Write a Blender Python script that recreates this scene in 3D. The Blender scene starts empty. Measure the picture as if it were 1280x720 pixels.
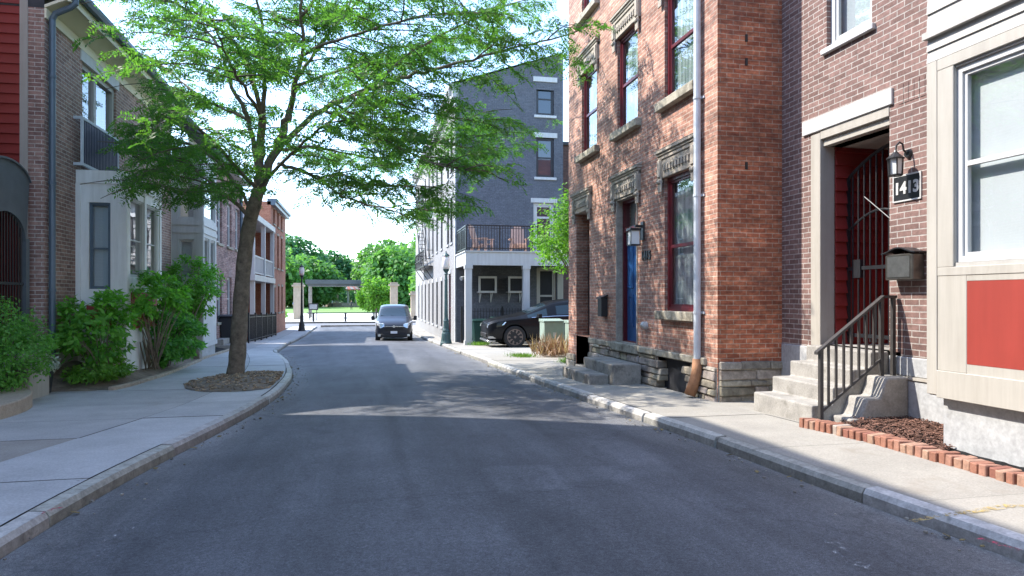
import bpy, bmesh, math, random
import numpy as np
from mathutils import Vector, Matrix, noise
R = math.radians
S = bpy.context.scene
COL = S.collection

# ------------------------------------------------------------------ camera, sky, sun, exposure
F_PX, VX, VY, CZ = 853.0, 455.0, 372.0, 1.5
YAW = math.atan((640 - VX) / F_PX); CY_, SY_ = math.cos(YAW), math.sin(YAW)
cam = bpy.data.cameras.new('camera'); co = bpy.data.objects.new('camera', cam); COL.objects.link(co)
cam.sensor_width = 36; cam.lens = 36 * F_PX / 1280; cam.shift_y = (VY - 360) / 1280
cam.clip_start = .05; cam.clip_end = 9000
co.location = (0, 0, CZ); co.rotation_euler = (R(90), 0, -YAW)
S.camera = co
SUN = Vector((-1, .45, 1.21)).normalized()
EL = math.asin(SUN.z); AZ = math.atan2(SUN.x, SUN.y)
wd = bpy.data.worlds.new('World'); S.world = wd; wd.use_nodes = True
nt = wd.node_tree; bg = nt.nodes['Background']
sky = nt.nodes.new('ShaderNodeTexSky'); sky.sky_type = 'NISHITA'; sky.sun_disc = False
sky.sun_elevation = EL; sky.sun_rotation = AZ % (2 * math.pi)
sky.air_density = 1.0; sky.dust_density = .6; sky.ozone_density = 2.6
nt.links.new(sky.outputs[0], bg.inputs[0]); bg.inputs[1].default_value = .15
sl = bpy.data.lights.new('sun', 'SUN'); so = bpy.data.objects.new('sun', sl); COL.objects.link(so)
sl.energy = 2.0; sl.angle = R(.53); sl.color = (1, .94, .85)
so.rotation_euler = SUN.to_track_quat('Z', 'Y').to_euler(); so.location = SUN * 60
vs = S.view_settings; vs.view_transform = 'Standard'; vs.look = 'None'; vs.exposure = 2.22; vs.gamma = 1
S.render.engine = 'CYCLES'
S.cycles.max_bounces = 7; S.cycles.transparent_max_bounces = 12; S.cycles.sample_clamp_indirect = 6
S.cycles.caustics_reflective = False; S.cycles.caustics_refractive = False
try:
    S.cycles.use_denoising = True; S.cycles.denoiser = 'OPENIMAGEDENOISE'
except Exception: pass

# ------------------------------------------------------------------ mesh helpers
def lin(r, g, b):
    f = lambda c: ((c / 255 + .055) / 1.055) ** 2.4 if c > 10 else c / 255 / 12.92
    return (f(r), f(g), f(b))
def origin_of(p):
    while p is not None and p.parent is not None: p = p.parent
    return p.location.copy() if p is not None else Vector((0, 0, 0))
def link(o, parent=None):
    COL.objects.link(o)
    if parent is not None: o.parent = parent
    return o
class MB:
    def __init__(s): s.v = []; s.f = []; s.t = []
    def face(s, pts, t=None):
        b = len(s.v); s.v.extend([tuple(p) for p in pts]); s.f.append(tuple(range(b, b + len(pts)))); s.t.append(t)
    def hexa(s, p, t=None):       # 8 points: bottom ring 0-3, top ring 4-7
        b = len(s.v); s.v.extend([tuple(q) for q in p])
        for q in ((3, 2, 1, 0), (4, 5, 6, 7), (0, 1, 5, 4), (1, 2, 6, 5), (2, 3, 7, 6), (3, 0, 4, 7)):
            s.f.append(tuple(b + i for i in q)); s.t.append(t)
    def box(s, x0, x1, y0, y1, z0, z1, t=None):
        x0, x1 = min(x0, x1), max(x0, x1); y0, y1 = min(y0, y1), max(y0, y1); z0, z1 = min(z0, z1), max(z0, z1)
        s.hexa([(x0, y0, z0), (x1, y0, z0), (x1, y1, z0), (x0, y1, z0), (x0, y0, z1), (x1, y0, z1), (x1, y1, z1), (x0, y1, z1)], t)
    def obox(s, c, sz, rz=0, ry=0, rx=0, t=None):
        m = Matrix.Rotation(rz, 3, 'Z') @ Matrix.Rotation(ry, 3, 'Y') @ Matrix.Rotation(rx, 3, 'X')
        a, b, d = sz[0] / 2, sz[1] / 2, sz[2] / 2
        s.hexa([Vector(c) + m @ Vector(q) for q in ((-a, -b, -d), (a, -b, -d), (a, b, -d), (-a, b, -d), (-a, -b, d), (a, -b, d), (a, b, d), (-a, b, d))], t)
    def prism(s, poly, axis, a, b, t=None):     # poly in the other two axes (x:yz, y:xz, z:xy)
        def P(q, w): return {'x': (w, q[0], q[1]), 'y': (q[0], w, q[1]), 'z': (q[0], q[1], w)}[axis]
        n = len(poly); k = len(s.v)
        s.v.extend([P(q, a) for q in poly] + [P(q, b) for q in poly])
        s.f.append(tuple(range(k, k + n))[::-1]); s.f.append(tuple(range(k + n, k + 2 * n))); s.t += [t, t]
        for i in range(n):
            j = (i + 1) % n; s.f.append((k + i, k + j, k + n + j, k + n + i)); s.t.append(t)
    def tube(s, pts, r, n=6, cap=True, t=None):
        pts = [Vector(p) for p in pts]; rs = r if isinstance(r, (list, tuple)) else [r] * len(pts)
        k = len(s.v); up = None
        for i, p in enumerate(pts):
            d = (pts[min(i + 1, len(pts) - 1)] - pts[max(i - 1, 0)])
            if d.length < 1e-9: d = Vector((0, 0, 1))
            d.normalize()
            if up is None: up = d.orthogonal().normalized()
            up = (up - d * up.dot(d)); up = up.normalized() if up.length > 1e-6 else d.orthogonal().normalized()
            w = d.cross(up)
            for j in range(n):
                a = 2 * math.pi * j / n; s.v.append(tuple(p + (up * math.cos(a) + w * math.sin(a)) * rs[i]))
        for i in range(len(pts) - 1):
            for j in range(n):
                j2 = (j + 1) % n; s.f.append((k + i * n + j, k + i * n + j2, k + (i + 1) * n + j2, k + (i + 1) * n + j)); s.t.append(t)
        if cap:
            s.f.append(tuple(k + j for j in range(n))[::-1]); e = k + (len(pts) - 1) * n; s.f.append(tuple(e + j for j in range(n))); s.t += [t, t]
    def lathe(s, prof, c, n=16, t=None):
        k = len(s.v); m = len(prof)
        for (r, z) in prof:
            for j in range(n):
                a = 2 * math.pi * j / n; s.v.append((c[0] + r * math.cos(a), c[1] + r * math.sin(a), c[2] + z))
        for i in range(m - 1):
            for j in range(n):
                j2 = (j + 1) % n; s.f.append((k + i * n + j, k + i * n + j2, k + (i + 1) * n + j2, k + (i + 1) * n + j)); s.t.append(t)
        s.f.append(tuple(k + j for j in range(n))[::-1]); s.f.append(tuple(k + (m - 1) * n + j for j in range(n))); s.t += [t, t]
    def build(s, name, mat, parent=None, smooth=False, bevel=0, norm=True, seg=1):
        o0 = origin_of(parent)
        me = bpy.data.meshes.new(name)
        me.from_pydata([(a - o0.x, b - o0.y, c - o0.z) for a, b, c in s.v], [], s.f)
        if any(t is not None for t in s.t):
            ca = me.color_attributes.new('tint', 'FLOAT_COLOR', 'CORNER')
            buf = []
            for fc, t in zip(s.f, s.t):
                t = t if t is not None else (1, 1, 1)
                if isinstance(t, (int, float)): t = (t, t, t)
                buf += [t[0], t[1], t[2], 1] * len(fc)
            ca.data.foreach_set('color', buf)
        if norm:
            bm = bmesh.new(); bm.from_mesh(me); bmesh.ops.recalc_face_normals(bm, faces=bm.faces); bm.to_mesh(me); bm.free()
        me.materials.append(mat)
        if smooth: me.polygons.foreach_set('use_smooth', [True] * len(me.polygons))
        o = bpy.data.objects.new(name, me); link(o, parent)
        if bevel:
            m = o.modifiers.new('bevel', 'BEVEL'); m.width = bevel; m.segments = seg; m.limit_method = 'ANGLE'; m.angle_limit = R(40)
        return o
def tag(o, label, cat, group=None):
    o['label'] = label; o['category'] = cat
    if group: o['group'] = group
    return o
def thing(name, label, cat, loc=(0, 0, 0), group=None, rz=0):
    o = bpy.data.objects.new(name, None); COL.objects.link(o); o.empty_display_size = .2
    o.location = loc; o.rotation_euler = (0, 0, rz); return tag(o, label, cat, group)
def struct(o, kind='structure'): o['kind'] = kind; return o
def copy_tree(o, parent=None):
    c = o.copy(); COL.objects.link(c)
    if parent is not None: c.parent = parent
    for ch in list(o.children): copy_tree(ch, c)
    return c
class FR:                     # wall frame: axis 'x' plane X=c (u runs along Y), axis 'y' plane Y=c (u runs along X); n = outward sign
    def __init__(s, axis, c, n): s.a, s.c, s.n = axis, c, n
    def p(s, u, d, z): return (s.c + s.n * d, u, z) if s.a == 'x' else (u, s.c + s.n * d, z)
    def box(s, mb, u0, u1, d0, d1, z0, z1, t=None):
        a = s.p(u0, d0, z0); b = s.p(u1, d1, z1); mb.box(a[0], b[0], a[1], b[1], a[2], b[2], t)
    def ring(s, mb, u0, u1, d0, d1, z0, z1, w, wb=None, wt=None):
        wb = w if wb is None else wb; wt = w if wt is None else wt
        s.box(mb, u0, u0 + w, d0, d1, z0, z1); s.box(mb, u1 - w, u1, d0, d1, z0, z1)
        s.box(mb, u0 + w, u1 - w, d0, d1, z0, z0 + wb); s.box(mb, u0 + w, u1 - w, d0, d1, z1 - wt, z1)
    def quad(s, mb, u0, u1, d, z0, z1, t=None):
        q = [s.p(u0, d, z0), s.p(u1, d, z0), s.p(u1, d, z1), s.p(u0, d, z1)]
        nrm = (Vector(q[1]) - Vector(q[0])).cross(Vector(q[2]) - Vector(q[0]))
        if (nrm.x if s.a == 'x' else nrm.y) * s.n < 0: q.reverse()
        mb.face(q, t)
    def wall(s, mb, u0, u1, z0, z1, ops=(), depth=.25):
        us = sorted({u0, u1, *[o[0] for o in ops], *[o[1] for o in ops]}); zs = sorted({z0, z1, *[o[2] for o in ops], *[o[3] for o in ops]})
        us = [u for u in us if u0 <= u <= u1]; zs = [z for z in zs if z0 <= z <= z1]
        for a, b in zip(us, us[1:]):
            for c, d in zip(zs, zs[1:]):
                m, k = (a + b) / 2, (c + d) / 2
                if not any(o[0] < m < o[1] and o[2] < k < o[3] for o in ops): s.quad(mb, a, b, 0, c, d)
        for o in ops:
            P = s.p
            mb.face([P(o[0], 0, o[2]), P(o[0], -depth, o[2]), P(o[0], -depth, o[3]), P(o[0], 0, o[3])])
            mb.face([P(o[1], 0, o[2]), P(o[1], -depth, o[2]), P(o[1], -depth, o[3]), P(o[1], 0, o[3])])
            mb.face([P(o[0], 0, o[3]), P(o[1], 0, o[3]), P(o[1], -depth, o[3]), P(o[0], -depth, o[3])])
            if o[2] > z0 + .01: mb.face([P(o[0], 0, o[2]), P(o[1], 0, o[2]), P(o[1], -depth, o[2]), P(o[0], -depth, o[2])])

# ------------------------------------------------------------------ materials
def new_mat(name):
    m = bpy.data.materials.new(name); m.use_nodes = True
    n = m.node_tree.nodes; return m, n, m.node_tree.links, n['Principled BSDF']
def mixc(n, l, a, b, f, mode='MIX'):
    x = n.new('ShaderNodeMix'); x.data_type = 'RGBA'; x.blend_type = mode
    for i, v in ((0, f), (6, a), (7, b)):
        if hasattr(v, 'links'): l.new(v, x.inputs[i])
        elif i == 0: x.inputs[0].default_value = v
        else: x.inputs[i].default_value = (*v, 1) if len(v) == 3 else v
    return x.outputs[2]
def nz(n, l, scale, detail=4, rough=.6, vec=None):
    t = n.new('ShaderNodeTexNoise'); t.inputs['Scale'].default_value = scale; t.inputs['Detail'].default_value = detail; t.inputs['Roughness'].default_value = rough
    if vec is not None: l.new(vec, t.inputs['Vector'])
    return t.outputs['Fac']
def ramp(n, l, src, a, b, ca=(0, 0, 0), cb=(1, 1, 1)):
    r = n.new('ShaderNodeValToRGB'); r.color_ramp.elements[0].position = a; r.color_ramp.elements[1].position = b
    r.color_ramp.elements[0].color = (*ca, 1); r.color_ramp.elements[1].color = (*cb, 1); l.new(src, r.inputs[0]); return r.outputs[0]
def pos(n): return n.new('ShaderNodeNewGeometry').outputs['Position']
def bump(n, l, h, bsdf, strength=.3, dist=.01):
    b = n.new('ShaderNodeBump'); b.inputs['Strength'].default_value = strength; b.inputs['Distance'].default_value = dist
    l.new(h, b.inputs['Height']); l.new(b.outputs[0], bsdf.inputs['Normal'])
def paint(name, c, rough=.55, var=.12, scale=3, metal=0, spec=.5, tint=False, fine=0, obj=False, dirt=None, streak=0):
    m, n, l, b = new_mat(name)
    v = pos(n)
    if obj: v = n.new('ShaderNodeTexCoord').outputs['Object']
    f = ramp(n, l, nz(n, l, scale, 6, .65, v), .3, .7, (1 - var,) * 3, (1 + var * .6,) * 3)
    col = mixc(n, l, c, f, 1, 'MULTIPLY')
    if fine:
        f2 = ramp(n, l, nz(n, l, fine, 3, .7, v), .3, .7, (.8,) * 3, (1.15,) * 3); col = mixc(n, l, col, f2, 1, 'MULTIPLY')
    if streak:
        ms_ = n.new('ShaderNodeMapping'); ms_.inputs['Scale'].default_value = (9, 9, .7); l.new(v, ms_.inputs[0])
        st_ = ramp(n, l, nz(n, l, 1, 6, .7, ms_.outputs[0]), .33, .6, (1 - streak, 1 - streak * 1.05, 1 - streak * 1.15), (1, 1, 1)); col = mixc(n, l, col, st_, 1, 'MULTIPLY')
        gr_ = ramp(n, l, nz(n, l, 2.3, 8, .8, v), .60, .78, (1, 1, 1), (1 - streak * 1.3, 1 - streak * 1.4, 1 - streak * 1.6)); col = mixc(n, l, col, gr_, 1, 'MULTIPLY')
        bump(n, l, nz(n, l, 60, 3, .6, ms_.outputs[0]), b, .12, .002)
    if dirt:
        col = mixc(n, l, col, dirt[0], ramp(n, l, nz(n, l, dirt[2], 6, .7, v), dirt[1], dirt[1] + .15))
    if tint:
        a = n.new('ShaderNodeVertexColor'); a.layer_name = 'tint'; col = mixc(n, l, col, a.outputs[0], 1, 'MULTIPLY')
    l.new(col, b.inputs['Base Color']); b.inputs['Roughness'].default_value = rough; b.inputs['Metallic'].default_value = metal
    b.inputs['Specular IOR Level'].default_value = spec
    if fine: bump(n, l, nz(n, l, fine, 3, .7, v), b, .25, .004)
    return m
def brick(name, c1, c2, mortar, bw=.205, bh=.0677, ms=.0055, big=(.75, 1.15), patch=None, patch_at=.55, bstr=.5, rough=.85):
    m, n, l, b = new_mat(name)
    g = n.new('ShaderNodeNewGeometry'); sp = n.new('ShaderNodeSeparateXYZ'); l.new(g.outputs['Position'], sp.inputs[0])
    sn = n.new('ShaderNodeSeparateXYZ'); l.new(g.outputs['True Normal'], sn.inputs[0])
    ab = n.new('ShaderNodeMath'); ab.operation = 'ABSOLUTE'; l.new(sn.outputs[0], ab.inputs[0])
    gt = n.new('ShaderNodeMath'); gt.operation = 'GREATER_THAN'; l.new(ab.outputs[0], gt.inputs[0]); gt.inputs[1].default_value = .5
    mx = n.new('ShaderNodeMix'); l.new(gt.outputs[0], mx.inputs[0]); l.new(sp.outputs[0], mx.inputs[2]); l.new(sp.outputs[1], mx.inputs[3])
    # slight wander so that the courses are not ruler straight
    cb = n.new('ShaderNodeCombineXYZ'); l.new(mx.outputs[0], cb.inputs[0]); l.new(sp.outputs[2], cb.inputs[1])
    wn = n.new('ShaderNodeTexNoise'); wn.inputs['Scale'].default_value = 2.2; wn.inputs['Detail'].default_value = 3; l.new(cb.outputs[0], wn.inputs['Vector'])
    vm = n.new('ShaderNodeVectorMath'); vm.operation = 'MULTIPLY_ADD'; l.new(wn.outputs['Color'], vm.inputs[0]); vm.inputs[1].default_value = (.02, .014, 0); l.new(cb.outputs[0], vm.inputs[2])
    t = n.new('ShaderNodeTexBrick'); l.new(vm.outputs[0], t.inputs['Vector'])
    t.inputs['Scale'].default_value = 1; t.inputs['Mortar Size'].default_value = ms; t.inputs['Mortar Smooth'].default_value = .25; t.inputs['Bias'].default_value = -.1
    t.inputs['Brick Width'].default_value = bw; t.inputs['Row Height'].default_value = bh
    t.inputs['Color1'].default_value = (*c1, 1); t.inputs['Color2'].default_value = (*c2, 1); t.inputs['Mortar'].default_value = (*mortar, 1)
    col = t.outputs['Color']
    pz = g.outputs['Position']
    f = ramp(n, l, nz(n, l, .9, 6, .7, pz), .3, .7, (big[0],) * 3, (big[1],) * 3); col = mixc(n, l, col, f, 1, 'MULTIPLY')
    f = ramp(n, l, nz(n, l, 18, 4, .7, pz), .3, .72, (.68,) * 3, (1.2,) * 3); col = mixc(n, l, col, f, 1, 'MULTIPLY')
    if patch:
        mh = n.new('ShaderNodeMapping'); mh.inputs['Scale'].default_value = (.9, .9, 7); l.new(pz, mh.inputs[0])
        f = ramp(n, l, nz(n, l, 1, 6, .7, mh.outputs[0]), .32, .7, (.62,) * 3, (1.3,) * 3); col = mixc(n, l, col, f, 1, 'MULTIPLY')
        mk = n.new('ShaderNodeMapping'); mk.inputs['Scale'].default_value = (4.87, 4.87, 14.9); l.new(pz, mk.inputs[0])
        f = ramp(n, l, nz(n, l, .8, 2, .9, mk.outputs[0]), .36, .66, (.66, .62, .62), (1.25, 1.3, 1.3)); col = mixc(n, l, col, f, .8, 'MULTIPLY')
        k = ramp(n, l, nz(n, l, 1.3, 7, .75, pz), patch_at, patch_at + .22); s = n.new('ShaderNodeMath'); s.operation = 'MULTIPLY'; s.inputs[1].default_value = .55
        l.new(k, s.inputs[0]); col = mixc(n, l, col, patch, s.outputs[0])
    l.new(col, b.inputs['Base Color']); b.inputs['Roughness'].default_value = rough
    hh = n.new('ShaderNodeMath'); hh.operation = 'SUBTRACT'; l.new(nz(n, l, 40, 3, .6, pz), hh.inputs[0]); l.new(t.outputs['Fac'], hh.inputs[1])
    bump(n, l, hh.outputs[0], b, bstr, .008)
    return m
def leafmat(name, c1, c2, trans=.45, bright=1.0):
    m = bpy.data.materials.new(name); m.use_nodes = True; n = m.node_tree.nodes; l = m.node_tree.links
    n.remove(n['Principled BSDF'])
    g = n.new('ShaderNodeNewGeometry')
    col = mixc(n, l, c1, c2, g.outputs['Random Per Island'])
    f = ramp(n, l, nz(n, l, .8, 3, .6, g.outputs['Position']), .3, .7, (.75,) * 3, (1.2,) * 3); col = mixc(n, l, col, f, 1, 'MULTIPLY')
    d = n.new('ShaderNodeBsdfPrincipled'); l.new(col, d.inputs['Base Color']); d.inputs['Roughness'].default_value = .5; d.inputs['Specular IOR Level'].default_value = .35
    tr = n.new('ShaderNodeBsdfTranslucent'); tc = mixc(n, l, col, (1.35 * bright, 1.5 * bright, .65 * bright), 1, 'MULTIPLY'); l.new(tc, tr.inputs[0])
    mx = n.new('ShaderNodeMixShader'); mx.inputs[0].default_value = trans; l.new(d.outputs[0], mx.inputs[1]); l.new(tr.outputs[0], mx.inputs[2])
    l.new(mx.outputs[0], n['Material Output'].inputs[0]); return m
def glassmat(name, tint=(.87, .9, .92), ior=.14):
    m = bpy.data.materials.new(name); m.use_nodes = True; n = m.node_tree.nodes; l = m.node_tree.links
    n.remove(n['Principled BSDF'])
    t = n.new('ShaderNodeBsdfTransparent'); t.inputs[0].default_value = (*tint, 1)
    g = n.new('ShaderNodeBsdfGlossy'); g.inputs['Roughness'].default_value = .015
    nn = nz(n, l, 1.1, 2, .5, pos(n)); bp = n.new('ShaderNodeBump'); bp.inputs['Strength'].default_value = .12; bp.inputs['Distance'].default_value = .02; l.new(nn, bp.inputs['Height']); l.new(bp.outputs[0], g.inputs['Normal'])
    lw = n.new('ShaderNodeLayerWeight'); lw.inputs[0].default_value = .5      # same from both sides, so light still gets in
    pw = n.new('ShaderNodeMath'); pw.operation = 'POWER'; pw.inputs[1].default_value = 2.5; l.new(lw.outputs['Facing'], pw.inputs[0])
    f = n.new('ShaderNodeMath'); f.operation = 'MULTIPLY_ADD'; f.inputs[1].default_value = .75; f.inputs[2].default_value = ior; l.new(pw.outputs[0], f.inputs[0])
    mx = n.new('ShaderNodeMixShader'); l.new(f.outputs[0], mx.inputs[0]); l.new(t.outputs[0], mx.inputs[1]); l.new(g.outputs[0], mx.inputs[2])
    l.new(mx.outputs[0], n['Material Output'].inputs[0]); return m
def curtain(name, c1, c2, scale=14):
    m, n, l, b = new_mat(name)
    mp = n.new('ShaderNodeMapping'); mp.inputs['Scale'].default_value = (scale, scale, scale * .07); l.new(pos(n), mp.inputs[0])
    k = ramp(n, l, nz(n, l, 1, 4, .6, mp.outputs[0]), .35, .65); l.new(mixc(n, l, c1, c2, k), b.inputs['Base Color']); b.inputs['Roughness'].default_value = .9
    return m
def opaque_glass(name, c, rough=.03):
    m, n, l, b = new_mat(name); b.inputs['Base Color'].default_value = (*c, 1); b.inputs['Roughness'].default_value = rough; b.inputs['IOR'].default_value = 1.9; return m

M = {}
M['red_brick'] = brick('red_brick', (.40, .185, .125), (.58, .295, .205), (.56, .45, .36), .2, .0668, .0065, (.62, 1.25), (.15, .10, .09), .52)
M['side_brick'] = brick('side_brick', (.40, .115, .055), (.56, .195, .095), (.50, .34, .24), .2, .0668, .006, (.58, 1.3), (.13, .075, .06), .5)
M['brown_brick'] = brick('brown_brick', (.165, .094, .08), (.255, .152, .13), (.41, .375, .34), .205, .0677, .0065, (.85, 1.1), None)
M['left_brick'] = brick('left_brick', (.25, .14, .115), (.42, .26, .205), (.55, .50, .44), .205, .0677, .0065, (.8, 1.1), None)
M['old_brick'] = brick('old_brick', (.30, .15, .13), (.44, .26, .22), (.5, .44, .41), .2, .0668, .006, (.55, 1.35), (.42, .36, .36), .5)
M['orange_brick'] = brick('orange_brick', (.36, .13, .075), (.46, .19, .11), (.42, .26, .18), .2, .0668, .005)
M['slate_brick'] = brick('slate_brick', (.120, .126, .148), (.150, .156, .179), (.098, .104, .122), .2, .07, .007, (.84, 1.15), None, bstr=.6)
M['pale_brick'] = brick('pale_brick', (.29, .285, .28), (.34, .335, .33), (.27, .265, .26), .2, .07, .006, (.85, 1.1), None, bstr=.3)
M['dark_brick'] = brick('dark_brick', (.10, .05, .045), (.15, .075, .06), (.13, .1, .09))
M['stone'] = paint('stone', (.40, .345, .28), .9, .3, 6, fine=45, dirt=((.20, .18, .13), .6, 2.2))
M['sill_stone'] = paint('sill_stone', (.40, .36, .28), .9, .3, 5, fine=40, dirt=((.14, .12, .085), .5, 3))
M['rubble'] = paint('rubble', (.36, .325, .275), .95, .45, 9, fine=30, tint=True, dirt=((.20, .15, .12), .55, 2.5))
M['concrete'] = paint('concrete', (.32, .305, .28), .9, .16, 1.8, fine=60, tint=True, dirt=((.24, .215, .185), .6, 1.3))
M['step_concrete'] = paint('step_concrete', (.33, .31, .28), .9, .3, 4, fine=50, dirt=((.17, .155, .13), .57, 3.2))
M['old_concrete'] = paint('old_concrete', (.30, .275, .24), .9, .3, 4, fine=40, dirt=((.10, .09, .08), .52, 3))
M['joint'] = paint('joint', (.07, .065, .055), .95, .3, 6)
M['granite'] = paint('granite', (.42, .41, .385), .9, .35, 9, fine=45, tint=True, dirt=((.16, .15, .13), .6, 4))
M['white_paint'] = paint('white_paint', (.56, .56, .55), .5, .05, 2, streak=.14)
M['white_base'] = paint('white_base', (.41, .415, .415), .8, .14, 3, fine=20, dirt=((.42, .42, .41), .6, 2))
M['beige'] = paint('beige', (.42, .39, .34), .55, .06, 2, streak=.14)
M['cream'] = paint('cream', (.44, .42, .385), .55, .05, 2, streak=.14)
M['lwhite'] = paint('pale_siding', (.76, .75, .72), .55, .06, 2, streak=.14)
M['red_siding'] = paint('red_siding', (.25, .028, .024), .5, .12, 3)
M['red_panel'] = paint('red_panel', (.31, .043, .03), .5, .08, 2, streak=.12)
M['maroon'] = paint('maroon_paint', (.12, .012, .018), .35, .15, 4)
M['blue_door'] = paint('blue_door', (.022, .10, .28), .35, .25, 6)
M['black_iron'] = paint('black_iron', (.018, .019, .022), .38, .3, 8)
M['rail_iron'] = paint('rail_iron', (.055, .05, .047), .42, .3, 14)
M['navy_iron'] = paint('navy_iron', (.05, .055, .09), .4, .2, 8)
M['gutter_grey'] = paint('gutter_grey', (.09, .125, .16), .4, .15, 5)
M['soffit'] = paint('soffit', (.74, .68, .50), .6, .06, 2)
M['pipe_grey'] = paint('pipe_grey', (.52, .55, .58), .5, .15, 5, metal=0)
M['terracotta'] = paint('terracotta', (.33, .16, .08), .8, .3, 12)
M['roof'] = paint('roof_dark', (.06, .06, .065), .9, .3, 3)
M['inside'] = paint('dark_interior', (.03, .03, .035), .9, .2, 2)  # near-black colour stands in for shade deep behind openings
M['glass'] = glassmat('window_glass')
M['glass_strong'] = glassmat('mirror_window_glass', (.7, .76, .8), .4)
M['dark_glass'] = opaque_glass('dark_window_glass', (.02, .035, .055))
M['curtain'] = curtain('lace_curtain', (.50, .56, .54), (.16, .21, .22))
M['shade'] = paint('window_shade', (.74, .76, .74), .9, .05, 2)
M['blind'] = curtain('blind', (.62, .66, .66), (.5, .55, .56), 3)
M['bark'] = paint('bark', (.20, .16, .12), .95, .5, 9, fine=28)
M['twig'] = paint('twig_bark', (.12, .10, .075), .95, .3, 6)
M['pale_stem'] = paint('pale_stem', (.22, .17, .12), .9, .3, 12)
M['mulch'] = paint('mulch', (.135, .07, .05), 1, .4, 8, tint=True, fine=30)
M['soil'] = paint('soil', (.21, .165, .12), 1, .45, 3, fine=25, dirt=((.26, .21, .15), .56, 6))
M['locust'] = leafmat('locust_leaf', (.062, .175, .05), (.125, .26, .055), .6)
M['bush_leaf'] = leafmat('bush_leaf', (0.090, 0.244, 0.057), (0.195, 0.439, 0.098), .5)
M['shrub_leaf'] = leafmat('shrub_leaf', (0.085, 0.254, 0.043), (0.203, 0.473, 0.068), .5)
M['deep_leaf'] = leafmat('deep_leaf', (0.057, 0.199, 0.042), (0.151, 0.377, 0.075), .5)
M['lime_leaf'] = leafmat('lime_leaf', (.10, .25, .03), (.17, .34, .05), .5)
M['park_leaf'] = leafmat('park_leaf', (0.091, 0.221, 0.072), (0.169, 0.338, 0.091), .45)
M['park_leaf_dark'] = leafmat('dark_park_leaf', (0.052, 0.163, 0.072), (0.098, 0.247, 0.098), .4)
M['silver_leaf'] = leafmat('silver_leaf', (.36, .42, .36), (.6, .64, .58), .3)
M['dry_grass'] = leafmat('dry_grass', (.20, .095, .06), (.46, .33, .22), .2)
M['grass'] = leafmat('grass_blade', (.10, .22, .04), (.2, .34, .07), .4)
M['lawn'] = paint('lawn', (.15, .27, .055), .95, .2, .12)
M['plaza'] = paint('plaza', (.58, .56, .52), .9, .1, .15)
M['pot'] = paint('dark_pot', (.02, .021, .026), .5, .2, 6)
# ------------------------------------------------------------------ ground
def zr(Y):
    if Y < 5: return 0.0
    if Y < 7: return -.024 * (Y - 5) ** 2 / 4
    if Y < 36: return -.024 * (Y - 6)
    return -.72 - .08 * min(1, (Y - 36) / 6)
def interp(tab, y):
    if y <= tab[0][0]: return tab[0][1]
    for (a, b), (c, d) in zip(tab, tab[1:]):
        if y <= c:
            t = (y - a) / (c - a); return b + (d - b) * t
    return tab[-1][1]
def smooth_tab(tab, y, w=.8):
    return sum(interp(tab, y + k * w / 2) for k in (-2, -1, 0, 1, 2)) / 5
LK = [(-30, -2.2), (4, -1.93), (5.7, -1.8), (7.3, -1.59), (9.3, -1.36), (11.6, -1.29), (14.8, -1.45), (17, -1.68), (19.6, -2.02), (22.6, -2.55), (24.6, -2.95), (31.4, -3.24), (54, -3.5)]
RK = [(-30, 4.3), (3, 3.53), (5, 3.36), (7.8, 3.26), (10.9, 3.16), (14.5, 3.12), (18.5, 3.1), (27, 3.02), (41, 2.95), (54, 2.9)]
lk = lambda y: smooth_tab(LK, y) - .12 * max(0, min(1, (14 - y) / 5)); rk = lambda y: smooth_tab(RK, y, .6) + .07
rng = random.Random(7)

mb = MB(); mb.face([(-5000, -4000, -.95), (5000, -4000, -.95), (5000, 6000, -.95), (-5000, 6000, -.95)])
struct(mb.build('ground', paint('far_ground', (.16, .20, .09), .95, .3, .05), norm=False))

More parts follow.
